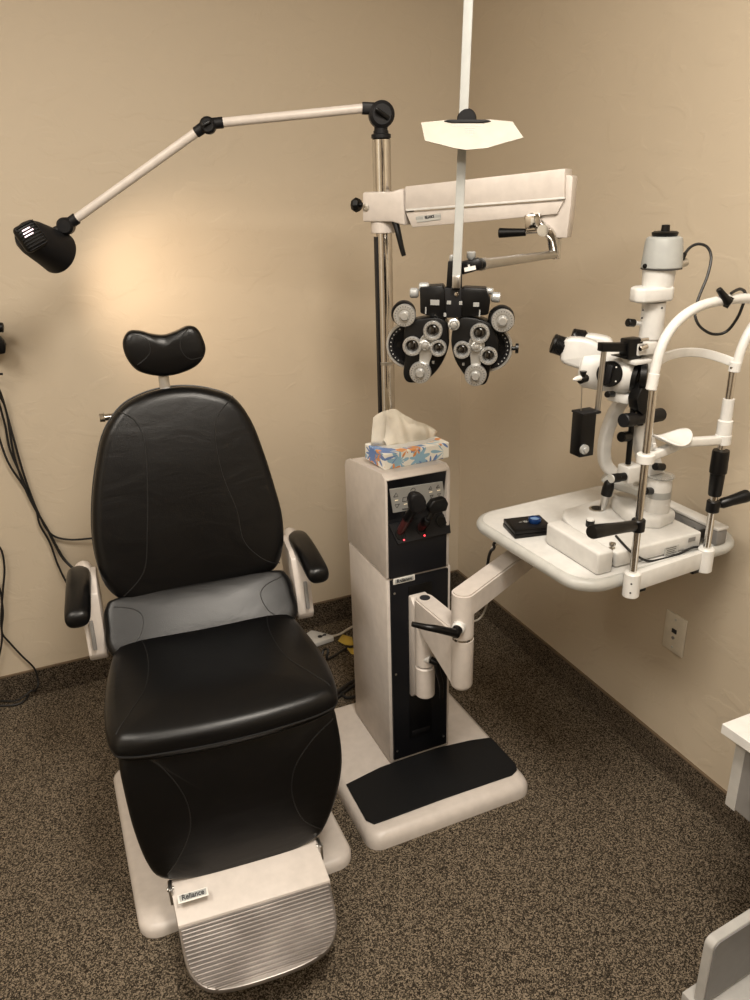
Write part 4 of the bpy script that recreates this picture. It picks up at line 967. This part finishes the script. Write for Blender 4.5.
MB().lathe([(0, .0055), (.012, .005), (.020, .0025), (.022, 0)], mc(580, 378, -1.235), mc(572, 380, -1.24)-mc(580, 378, -1.235), 16).build('probe_tip', M['white'], pt_)
# illumination tower
TC = s(645, 398, -1.225)
Tx, Ty = -.243, -1.225
def tv_(py): 
    d = ray(655, py); h = V((Tx-CAM.x, Ty-CAM.y)); t = h.length_squared/(h.x*d.x+h.y*d.y); return CAM.z+d.z*t
z0, z1, z2, z3, z4, z5, z6, z7 = [tv_(v) for v in (372, 338, 302, 298, 286, 268, 236, 229)]
b = MB(); b.lathe([(0, 0), (0, .020), (z1-z0, .0205), (z1-z0, 0)], (Tx, Ty, z0), (0, 0, 1), 36); tw_ = b.build('tower_tube', M['white'], SL)
b = MB(); b.lathe([(z1-z0, .0240), (z1-z0+.002, .0245), (z2-z0, .0245)], (Tx, Ty, z0), (0, 0, 1), 36); b.build('tower_sleeve', M['white'], tw_)
b = MB(); b.prism([V((Tx, Ty, z3-.005))+V(p)*1 for p in [(-.062, -.010, 0), (-.052, -.026, 0), (-.025, -.033, 0), (.018, -.033, 0), (.032, -.02, 0), (.032, .015, 0), (.012, .030, 0), (-.035, .030, 0), (-.056, .014, 0)]], (0, 0, z4-z3+.006), .006, 3); b.build('filter_housing', M['white'], tw_)
b = MB(); b.lathe([(z4-z0, .0315), (z5-z0-.001, .0335)], (Tx+.004, Ty, z0), (0, 0, 1), 40); b.build('tower_neck', M['white'], tw_)
b = MB(); b.lathe([(0, 0), (0, .0385), (.003, .041), (z6-z5-.012, .0375), (z6-z5-.003, .035), (z6-z5, .030), (z6-z5, 0)], (Tx+.009, Ty, z5-.001), (0, 0, 1), 44)
lh = b.build('lamp_housing', M['greyhead'], tw_)
MB().lathe([(0, .0412), (.0015, .0412)], (Tx+.009, Ty, z5-.002), (0, 0, 1), 44).build('housing_seam', M['ink'], lh)
b = MB(); b.lathe([(0, .024), (.004, .026), (.008, .026), (.010, .022), (.010, .009), (.022, .008), (.023, 0)], (Tx+.009, Ty, z6-.001), (0, 0, 1), 32); b.build('cap', M['black'], lh)
c = s(684, 264, -1.24); b = MB(); b.cyl(c+V((-.012, 0, 0)), c+V((.004, -.002, .004)), .0085); pl = b.build('lamp_socket', M['steel'], lh)
c2 = s(645.5, 266, -1.222); MB().lathe([(0, .005), (.003, .005), (.004, 0)], c2, V((-.9, -.4, 0)), 14).build('housing_screw', M['black'], lh)
b = MB(); b.cyl(s(636, 323, -1.215), s(643, 324, -1.215), .0045); k = b.build('slit_lever', M['white'], tw_)
MB().cyl(s(627.5, 322.5, -1.215), s(634, 323, -1.215), .0085).build('lever_tip', M['black'], k)
for q_ in ((643, 310), (642, 318), (662, 308)): MB().lathe([(0, .0022), (.001, 0)], s(*q_, -1.25), (-.3, -1, 0), 8).build('screw', M['ink'], tw_)
b = MB(); b.box(s(638, 356, -1.255), s(646, 339, -1.215)+V((0, .02, 0)), .002); b.box(s(635, 366, -1.262), s(653, 359, -1.262)+V((0, .05, 0)), .003); b.build('tower_bracket', M['white'], tw_)
MB().cyl(s(640, 349, -1.262), s(647, 346, -1.262), .0055).build('bracket_screw', M['chrome'], tw_)
MB().cyl(s(640, 340, -1.262), s(648, 339, -1.262), .004).build('bracket_screw', M['chrome'], tw_)
# black prism bracket between body & tower
b = MB(); b.lathe([(0, 0), (0, .025), (.012, .027), (.014, .024), (.014, .019), (.010, .017), (.010, 0)], mc(640, 376, -1.255), V((.75, -.66, .0)), 32)
b.cyl(mc(641, 402, -1.25), mc(645, 388, -1.245), .012); b.build('mirror_carrier', M['black'], SL)
# lamp cord
z4p = lambda x, y, Y: ay(540+x/3.57, 200+y/3.57, Y)
b = MB(); b.tube([z4p(500, 215, -1.24), z4p(512, 200, -1.24), z4p(535, 170, -1.24), z4p(565, 157, -1.25), z4p(597, 168, -1.26), z4p(611, 205, -1.27), z4p(598, 270, -1.28), z4p(566, 350, -1.29), z4p(553, 405, -1.3), z4p(570, 450, -1.31), z4p(615, 478, -1.32), z4p(665, 470, -1.33), z4p(705, 420, -1.35), z4p(728, 362, -1.365), z4p(732, 330, -1.375), z4p(712, 318, -1.383), z4p(682, 333, -1.39)], .0030, 8, 5)
cordo = b.build('lamp_cord', M['cord'], SL)
b = MB(); b.lathe([(0, .0065), (.012, .0075), (.024, .004), (.024, 0)], z4p(492, 222, -1.24), z4p(515, 195, -1.24)-z4p(492, 222, -1.24), 14); b.build('cord_plug', M['black'], cordo)
b = MB(); b.tube([az(616, 536, bt+.002), az(628, 549, bt+.002), ay(637, 556, -1.359), ay(648, 561, -1.360), ay(660, 559.5, -1.360), ay(676, 555, -1.360), ay(692, 548, -1.360), ay(702, 547, -1.358), ay(712, 548, -1.345)], .0028, 8, 6); b.build('base_cord', M['cord'], SL)

# ------------------------------------------------------------------ chin rest frame
CR = empty('chin_rest_frame', (-.27, -1.40, .77), 'white head and chin rest frame with chrome posts and black hand grips at table front', 'chin rest')
PL = V((-.385, -1.398, 0)); PR = V((-.163, -1.380, 0)); PD = (PR-PL).normalized(); PN = V((PD.y, -PD.x, 0))
if PN.y > 0: PN = -PN
def pp_(px, py, o=0): return on(px, py, PL+PN*o, PN)
def zat(P, px, py):
    d = ray(px, py); h = V((P.x-CAM.x, P.y-CAM.y)); t = h.length_squared/(h.x*d.x+h.y*d.y); return CAM.z+d.z*t
def at_(P, z): return V((P.x, P.y, z))
b = MB(); b.cyl(at_(PL, .766), at_(PL, .823), .0175, n=32); b.cyl(at_(PR, .766), at_(PR, .823), .0175, n=32)
b.obox((PL+PR)/2+V((0, .004, .796)), PD, PN, (0, 0, 1), ((PR-PL).length, .016, .042), .003); b.build('mounting_bar', M['white'], CR)
for dz in (-.015, .006): MB().lathe([(0, .0022), (.0008, 0)], at_(PL, .797+dz)+V((-.0125, -.0125, 0)), (-1, -1, 0), 8).build('set_screw', M['ink'], CR)
MB().box((-.36, -1.396, .766), (-.34, -1.34, .78), .003).build('table_clamp', M['black'], CR)
MB().box((-.2, -1.385, .766), (-.18, -1.33, .78), .003).build('table_clamp', M['black'], CR)
MB().cyl(at_(PL, .82), at_(PL, zat(PL, 655, 370)), .0077, n=24).build('post', M['chrome'], CR)
MB().cyl(at_(PR, .82), at_(PR, zat(PR, 733, 366)), .0077, n=24).build('post', M['chrome'], CR)
# hoop
b = MB(); b.tube([pp_(653, 380), pp_(657, 362), pp_(661, 348), pp_(667, 335), pp_(677, 322), pp_(690, 311.5), pp_(706, 304), pp_(726, 300), pp_(748, 298.5), pp_(762, 302), pp_(765, 310), pp_(757, 320), pp_(748, 334), pp_(741, 350), pp_(736.5, 366)], .0095, 16, 5); b.build('forehead_hoop', M['white'], CR)
MB().cyl(pp_(651, 390), pp_(654.5, 373), .0105).build('hoop_socket', M['white'], CR)
MB().cyl(pp_(734, 372), pp_(736, 362), .0115).build('hoop_socket', M['white'], CR)
b = MB(); b.sweep([pp_(657, 363), on(668, 356, PL-PN*.028, PN), on(684, 352.5, PL-PN*.045, PN), on(702, 353, PL-PN*.045, PN), on(720, 357.5, PL-PN*.026, PN), pp_(737, 364)], .007, .018, (0, 0, 1), 6, .002); b.build('brow_band', M['white'], CR)
# clip on hoop
b = MB(); b.cyl(pp_(718.5, 289, .004), pp_(729, 303, .014), .0055, .0085); b.cyl(pp_(726, 301, .004), pp_(731, 303.5, .012), .011); b.build('cord_clip', M['black'], CR)
# chin bar
zc = zat(PL, 643, 458)
zr = zat(PR, 725, 440)
b = MB(); cL = at_(PL, zc); cR = at_(PR, zr)
b.cyl(cL-V((0, 0, .009)), cL+V((0, 0, .009)), .0175, n=28); b.cyl(cR-V((0, 0, .009)), cR+V((0, 0, .012)), .0165, n=28)
b.sweep([cL, on(661, 452, PL-PN*.004, PN), on(684, 443, PL-PN*.006, PN), on(706, 441, PL-PN*.002, PN), cR], .018, .018, (0, 0, 1), 5, .004); cb = b.build('chin_bar', M['white'], CR)
# chin cup: shallow saddle bowl
cc = on(674, 439, PL+PN*.0, PN); b = MB(); bm = b.bm; nr, na = 8, 36; rows = []
for i in range(nr+1):
    rows.append([])
    for k in range(na):
        a = 2*PI*k/na; r_ = i/nr; x = math.cos(a)*.042*r_; y = math.sin(a)*.032*r_
        z = .018*(abs(x)/.042)**2.0+.004*(y/.032)**2*(1 if y > 0 else -.2)
        rows[-1].append(bm.verts.new(cc+PD*x-PN*(y+.004)+V((0, 0, z-.004))))
for a, c in zip(rows[1:], rows[2:]):
    for k in range(na): bm.faces.new((a[k], a[(k+1) % na], c[(k+1) % na], c[k]))
bm.faces.new(rows[1]); 
for v_ in rows[0]: bm.verts.remove(v_)
bmesh.ops.recalc_face_normals(bm, faces=bm.faces[:])
cu = b.build('chin_cup', M['white'], CR, 70); sm = cu.modifiers.new('s', 'SOLIDIFY'); sm.thickness = .004
MB().cyl(cc+V((0, 0, -.02)), cc+V((0, 0, -.004)), .012).build('cup_stem', M['white'], cb); b = MB(); b.cyl(on(654, 445, PL+PN*.0, PN)+V((0, 0, -.004)), on(654, 445, PL+PN*.0, PN)+V((0, 0, .004)), .004); b.build('release_button', M['white'], cb)
# right sleeves + grip
b = MB()
b.lathe([(0, .0155), (zat(PR, 730, 421)-zr, .0150), (zat(PR, 730, 420)-zr, .0120), (zat(PR, 731, 399)-zr, .0115), (zat(PR, 731, 399)-zr, 0)], cR, (0, 0, 1), 28); b.build('height_sleeve', M['white'], CR)
zg0, zg1, zg2 = zat(PR, 712, 495), zat(PR, 716, 472), zat(PR, 720, 450)
b = MB(); b.lathe([(0, 0), (0, .0125), (.003, .0140), (zg1-zg0-.002, .0155), (zg1-zg0, .0180), (zg2-zg0-.004, .0175), (zg2-zg0, .0165), (zg2-zg0, 0)], at_(PR, zg0), (0, 0, 1), 24); b.build('height_grip', M['black'], CR)
# handles
for P, pxy, tip, o in ((PL, (637, 525), (591, 532), .030), (PR, (712, 506), (749, 495), .030)):
    z = zat(P, *pxy); c = at_(P, z); b = MB(); b.cyl(c-V((0, 0, .013)), c+V((0, 0, .013)), .0140, n=24); hm = b.build('grip_clamp', M['black'], CR)
    e = on(*tip, P+PN*o, PN); st = c+(e-c).normalized()*.014
    Lh = (e-st).length; b = MB(); b.lathe([(0, .008), (.006, .0115), (Lh*.4, .0118), (Lh*.8, .0138), (Lh-.006, .0142), (Lh-.001, .012), (Lh, .0), ], st, e-st, 28); b.build('hand_grip', M['black'], hm)

# ------------------------------------------------------------------ things on the table
pa, pb_, pc_, pd_ = [az(*p, TZ+.022) for p in [(503, 519), (517, 531.5), (555, 527), (536, 512.5)]]
bx = (pc_-pb_); bx.z = 0; by = (pa-pb_); by.z = 0
wc, dc = bx.length, by.length; X_ = bx.normalized(); Y_ = V((-X_.y, X_.x, 0))
cc = (pa+pb_+pc_+pd_)/4; cc.z = 0
LCb = MB().obox(cc+V((0, 0, TZ+.0005+.0055)), X_, Y_, (0, 0, 1), (wc, dc, .010), .002).build('lens_case', M['black'])
tag(LCb, 'small flat black plastic lens case lying on the white tabletop', 'case')
MB().obox(cc+V((0, 0, TZ+.0165)), X_, Y_, (0, 0, 1), (wc-.0015, dc-.0015, .010), .002).build('lid', M['black'], LCb)
MB().obox(cc+V((0, 0, TZ+.0218)), X_, Y_, (0, 0, 1), (wc-.012, dc-.012, .0008), .0003).build('lid_recess', M['satin'], LCb)
b = MB(); lc0 = az(525.5, 521.5, TZ+.0223)
for k in range(4):
    a = k*PI/4; b.obox(lc0, X_*math.cos(a)+Y_*math.sin(a), Y_*math.cos(a)-X_*math.sin(a), (0, 0, 1), (.013, .0012, .0004), 0)
b.obox(lc0-X_*.013, X_, Y_, (0, 0, 1), (.008, .0014, .0004), 0)
b.build('lid_mark', M['greyhead'], LCb)
lc = az(534.5, 522, TZ+.0225)
LN = MB().lathe([(0, .0115), (0, .0145), (.002, .0155), (.009, .0155), (.011, .0145), (.011, .0115)], lc, (0, 0, 1), 36, loop=True).build('examination_lens', M['blue'])
tag(LN, 'small round lens in a blue metal ring lying on the black case', 'lens')
MB().lathe([(0.002, 0), (.002, .0118), (.0085, .0118), (.0105, .006), (.011, 0)], lc, (0, 0, 1), 28).build('glass', M['blueglass'], LN)

# ------------------------------------------------------------------ wall plate
pc = ax(675.5, 633, 0); WP = empty('wall_plate', (0, pc.y, pc.z), 'cream wall socket plate low on the right wall under the white table', 'wall plate')
MB().box((-.006, pc.y-.0365, pc.z-.057), (0, pc.y+.0365, pc.z+.057), .0025).build('cover', M['plate'], WP)
MB().box((-.0085, pc.y-.009, pc.z+.002), (-.005, pc.y+.007, pc.z+.014), .001).build('socket', M['ink'], WP)
MB().cyl((-.0085, pc.y, pc.z-.013), (-.005, pc.y, pc.z-.013), .0045).build('jack', M['cabgrey'], WP)
for dz in (-.042, .042): MB().lathe([(0, .0035), (.001, .003), (.0012, 0)], (-.006, pc.y, pc.z+dz), (-1, 0, 0), 12).build('screw', M['rim'], WP)

# ------------------------------------------------------------------ floor clutter behind the chair
sx = az(330, 634, .03); PS_ = empty('power_strip', (sx.x-.07, sx.y, 0), 'white power strip lying on the carpet behind the chair', 'power strip')
d = V((-.97, .03, 0)).normalized(); n_ = V((-d.y, d.x, 0))
tipc = az(335, 636, .03); 
pts = [az(311, 630, .022), az(315, 630.5, .022), az(332.5, 635, .022), az(334, 637, .022), az(318, 642.5, .022), az(300, 648, .022), az(296, 640, .022)]
pts = [V((p.x, p.y, .004)) for p in pts]
MB().prism(pts, (0, 0, .018), .003).build('strip_body', M['white'], PS_)
c = az(322, 636, .0225); 
b = MB(); b.lathe([(0, .009), (.0008, .009), (.0008, 0)], c+V((-.008, 0, 0)), (0, 0, 1), 20); b.lathe([(0, .0065), (.0008, .0065), (.0008, 0)], c+V((.012, .003, 0)), (0, 0, 1), 16); b.obox(c+V((.002, 0, .0004)), (1, .2, 0), (-.2, 1, 0), (0, 0, 1), (.02, .006, .0008), 0)
b.build('switch', M['ink'], PS_)
b = MB(); b.tube([az(333, 636, .02), az(340, 634, .01), az(350, 628, .01), az(362, 622, .01), az(380, 612, .01)], .0045, 8); b.build('cord', M['wcord'], PS_)
b = MB(); b.bm.faces.new([b.bm.verts.new(az(*p, .006)) for p in [(338, 641), (342.5, 634.5), (352, 637.5), (354, 646), (345, 645)]])
o = b.build('sticky_note', M['yellow']); o.modifiers.new('s', 'SOLIDIFY').thickness = .001; tag(o, 'crumpled yellow paper note on the carpet just left of the stand, farther one', 'paper', 'yellow paper scraps')
b = MB(); vv = [b.bm.verts.new(p) for p in [az(347, 648.5, .016), az(352, 645, .006), az(356, 646.5, .006), az(357, 655, .006), az(351, 654, .004)]]; b.bm.faces.new(vv)
o = b.build('sticky_note', M['yellow']); o.modifiers.new('s', 'SOLIDIFY').thickness = .001; tag(o, 'smaller folded yellow paper scrap below the other note beside the stand', 'paper', 'yellow paper scraps')
GR = {'power_cord': 'black cables on the floor behind the chair', 'instrument_cord': 'cords dropping behind the table arm', 'handle_cord': 'black cables on the left wall and floor'}
def cable(name, pts, r, m, label, n=8, k=6):
    o = MB().tube(pts, r, n, k).build('cable', m); return tag(o, label, 'cable', GR[name])
cable('power_cord', [az(322, 655, .03), az(324, 649.5, .045), az(328, 650, .05), az(327, 659, .02), az(334, 656, .012), az(345, 649, .012), az(356, 645.5, .012), az(375, 640, .012)], .0045, M['cord'], 'thin black cable hooked up beside the yellow notes behind the chair')
cable('power_cord', [az(300, 700, .03), az(330, 697, .02), az(340, 690, .02), az(350, 683, .02), az(358, 680, .02)], .006, M['cord'], 'upper thick black cable running from the chair to the stand foot')
cable('power_cord', [az(300, 707, .012), az(332, 700, .010), az(343, 693, .010), az(352, 686.5, .010), az(362, 684, .010)], .006, M['cord'], 'middle thick black cable running from the chair to the stand foot')
cable('power_cord', [az(300, 694, .012), az(334, 690, .012), az(346, 697.5, .008), az(356, 696, .008)], .005, M['cord'], 'lowest black cable curling from under the seat corner to the stand')
# white and black cords beside the table elbow, along the wall corner
cable('instrument_cord', [tl(-.02, .16, .775), ay(499, 540, -.98), ay(494, 548, -.98), ay(489, 556, -.97), V((-.44, -.90, .55)), V((-.40, -.7, .3)), V((-.36, -.5, .05)), V((-.33, -.33, .012))], .004, M['cord'], 'black cord dropping from beneath the white table behind the cream arm')
cable('instrument_cord', [tl(.0, .17, .775), ay(500, 541, -.96), ay(488, 560, -.93), ay(484, 580, -.7), ay(487, 590, -.5), ay(486.5, 606, -.4), ay(481, 617, -.36), ay(474, 621, -.36), ay(466, 618, -.3)], .0035, M['wcord'], 'white cord looping down behind the cream swing arm near the room corner')

# ------------------------------------------------------------------ cords and instruments on the left
WY = -.018
def wl(px, py, y=WY): return ay(px, py, y)
HK = empty('wall_instrument_holder', (-1.60, 0, 1.05), 'dark wall-hung instrument holder cut off by the left edge, cords below', 'instrument holder')
b = MB(); b.box((-1.70, -.03, 1.02), (-1.62, 0, 1.30), .006); b.build('holder_plate', M['black'], HK)
b = MB(); b.cyl(wl(-14, 327, -.05), wl(3.5, 327.5, -.055), .014, n=20); b.build('upper_handle', M['black'], HK)
b = MB(); b.prism([wl(*p, -.07) for p in [(-12, 336), (0, 337.5), (4, 341.5), (6, 346), (5.5, 353.5), (-2, 355), (-12, 354)]], (0, .04, 0), .003); b.build('lower_handle', M['black'], HK)
b = MB(); b.cyl(wl(-12, 374, -.05), wl(3, 374, -.05), .0035); b.build('hook', M['black'], HK)
b = MB(); b.cyl(V((-1.63, -.055, 1.0)), V((-1.63, -.055, 1.28)), .012); b.build('holder_rail', M['black'], HK)
cable('handle_cord', [wl(-3, 385, -.05), wl(3, 400), wl(14, 440), wl(24, 475), wl(37, 510), wl(50, 533), wl(68, 539.5), wl(95, 538, -.03), wl(112, 536, -.06)], .0034, M['cord'], 'highest black wall cord at left, bending right to pass behind the backrest')
cable('handle_cord', [wl(-3, 392, -.05), wl(6, 410), wl(14, 455), wl(28, 495), wl(45, 525), wl(55, 545), wl(64, 560), wl(78, 573, -.04)], .0034, M['cord'], 'black wall cord at left ending behind the upper part of the armrest')
cable('handle_cord', [wl(-24, 385, -.02), wl(-9, 405, -.03), wl(-3, 430), wl(8, 462), wl(26, 490), wl(36, 510), wl(40, 525), wl(50, 543), wl(58, 565), wl(68, 585, -.03), wl(78, 596, -.05)], .0034, M['cord'], 'black wall cord at left hanging lowest toward the left armrest')
cable('handle_cord', [wl(-3, 396, -.04), wl(5, 425), wl(10, 450), wl(22, 478), wl(33, 505), wl(48, 530), wl(57, 547, -.022), wl(66, 561, -.03), wl(78, 572, -.055)], .0034, M['cord'], 'short black wall cord at left merging with the bundle mid wall')
cable('handle_cord', [wl(-6, 575), wl(0, 590), wl(3, 612), wl(2, 632), wl(10, 643), wl(22, 656), wl(34, 668), wl(38, 680, -.02), wl(37, 688, -.03), az(30, 693, .006), az(14, 694, .006), az(-6, 690, .006)], .0032, M['cord'], 'thin black cord wandering down the far left of the wall to the floor')
cable('handle_cord', [wl(-6, 540), wl(2, 552), wl(4.5, 570), wl(3, 590), wl(1, 620), wl(2, 640), wl(-3, 665), wl(-9, 690, -.02), az(-14, 702, .006)], .0032, M['cord'], 'thin black cord skimming the left picture edge halfway up the wall')
cable('handle_cord', [az(-6, 690, .008), az(8, 696, .008), az(20, 697, .008), az(28, 695, .01), az(24, 701, .006), az(14, 705, .006), az(-6, 706, .006)], .0032, M['cord'], 'loop of black cord lying on the carpet at the far left wall')
cable('handle_cord', [az(-8, 700, .014), az(6, 701, .014), az(18, 700, .014), az(32, 690, .03)], .0028, M['cord'], 'inner black cord coil lying over the loop at the far left wall')

# ------------------------------------------------------------------ cabinet pieces at the right edge
kz = .60
c0 = az(722, 723.5, kz)
CB = empty('side_table', (-.2, c0.y-.3, 0), 'white side table top with grey frame at right picture edge, against the wall', 'table')
rows_ = [(c0.x, c0.y), (-.005, c0.y+.002), (-.005, c0.y-.55), (c0.x+.045, c0.y-.55)]
e2 = az(750, 746, kz); dirv = (e2-c0); dirv.z = 0; dirv.normalize(); dirv = V((.05, -1, 0)).normalized()
rows_[3] = (c0.x+dirv.x*.55, c0.y+dirv.y*.55)
MB().prism([(x, y, kz-.022) for x, y in rows_], (0, 0, .022), .001, 1).build('table_top', M['white'], CB)
l0 = V((c0.x+.022, c0.y-.022, 0))
b = MB(); b.box((l0.x, l0.y-.020, .415), (-.006, l0.y, kz-.022), .001, 1); b.box((l0.x, l0.y-.50, .415), (l0.x+.02, l0.y-.02, kz-.022), .001, 1); b.build('apron', M['cabgrey'], CB)
b = MB(); b.box((l0.x-.001, l0.y-.022, .41), (l0.x+.004, l0.y+.001, kz-.022), .001, 1); b.build('apron_edge', M['cab'], CB)
for y_ in (-.5, -.08): MB().box((-.05, l0.y+y_, 0), (-.009, l0.y+y_+.04, kz-.022), .002).build('leg', M['cabgrey'], CB)
kk = ax(748, 770, l0.x-.001)
kk.y = min(kk.y, l0.y-.045)-.028
b = MB(); b.lathe([(0, .014), (.010, .015), (.014, .012), (.014, 0)], V((l0.x+.001, kk.y, .505)), (-1, 0, 0), 20); kb2 = b.build('knob', M['black'], CB)
b = MB(); b.lathe([(0, .010), (.010, .010), (.010, 0)], V((l0.x-.012, kk.y-.004, .49)), (-1, 0, 0), 6); b.build('hex_nut', M['rim'], kb2)
# low upright panel with shelf in the bottom corner
q0 = az(704.5, 939, .20); q1 = az(750, 910, .20)
FX = (q1-q0); FX.z = 0; FX.normalize(); FY = V((FX.y, -FX.x, 0)); q0.z = 0
FS = empty('foot_stand', (q0.x+.1, q0.y-.05, 0), 'low pale stand with rounded grey upright panel in the bottom right corner', 'stand')
HT = .207
def ff(x, z, o=0): return q0+FX*x+V((0, 0, z))+FY*o
ou = [ff(.40, .03), ff(0, .03)]+[ff(.018-.018*math.cos(a), HT-.018+.018*math.sin(a)) for a in [PI/2*k/6 for k in range(7)]]+[ff(.40, HT)]
MB().prism(ou, FY*.020, .0015, 1).build('upright_edge', M['cab'], FS)
ou2 = [ff(.399, .04, .0195), ff(.004, .04, .0195)]+[ff(.020-.016*math.cos(a), HT-.019+.016*math.sin(a), .0195) for a in [PI/2*k/6 for k in range(7)]]+[ff(.399, HT-.003, .0195)]
MB().prism(ou2, FY*.003, .0005, 1).build('upright_panel', M['cabgrey'], FS)
bc = az(682, 992, .031); bc.z = 0
MB().prism([bc, bc+FX*.43, bc+FX*.43+FY*.26, bc+FY*.26], (0, 0, .031), .002).build('base_board', M['cab'], FS)

# ------------------------------------------------------------------ lights
def area(name, loc, target, size, sy, power, col, spread=180):
    l = bpy.data.lights.new(name, 'AREA'); l.shape = 'RECTANGLE'; l.size = size; l.size_y = sy; l.energy = power; l.color = col; l.spread = math.radians(spread)
    o = bpy.data.objects.new(name, l); C.objects.link(o); o.location = loc
    o.rotation_euler = (V(target)-V(loc)).to_track_quat('-Z', 'Y').to_euler(); return o
area('ceiling_panel_light', (-.95, -2.05, ZC-.03), (-.95, -2.05, 0), .38, .75, 49, (1.0, .915, .80))
area('ceiling_panel_light', (-2.25, -1.5, ZC-.03), (-2.25, -1.5, 0), .55, 1.1, 31, (1.0, .915, .80))
area('ceiling_panel_light', (-1.6, -3.3, ZC-.03), (-1.6, -3.3, 0), .55, 1.1, 24, (1.0, .93, .83))
sp = bpy.data.lights.new('lamp_beam', 'SPOT'); sp.energy = 12; sp.color = (1, .77, .56); sp.spot_size = math.radians(84); sp.spot_blend = 1; sp.shadow_soft_size = .03
so_ = bpy.data.objects.new('lamp_beam', sp); C.objects.link(so_); so_.location = Hf+ha*.012
so_.rotation_euler = (ay(196, 302, 0)-Hf).to_track_quat('-Z', 'Y').to_euler()

w = bpy.data.worlds.new('world'); bpy.context.scene.world = w; w.use_nodes = True
w.node_tree.nodes['Background'].inputs['Color'].default_value = (.9, .8, .68, 1); w.node_tree.nodes['Background'].inputs['Strength'].default_value = .1
vs_ = bpy.context.scene.view_settings; vs_.view_transform = 'Standard'; vs_.look = 'None'; vs_.gamma = 1; vs_.use_curve_mapping = False; vs_.exposure = .08
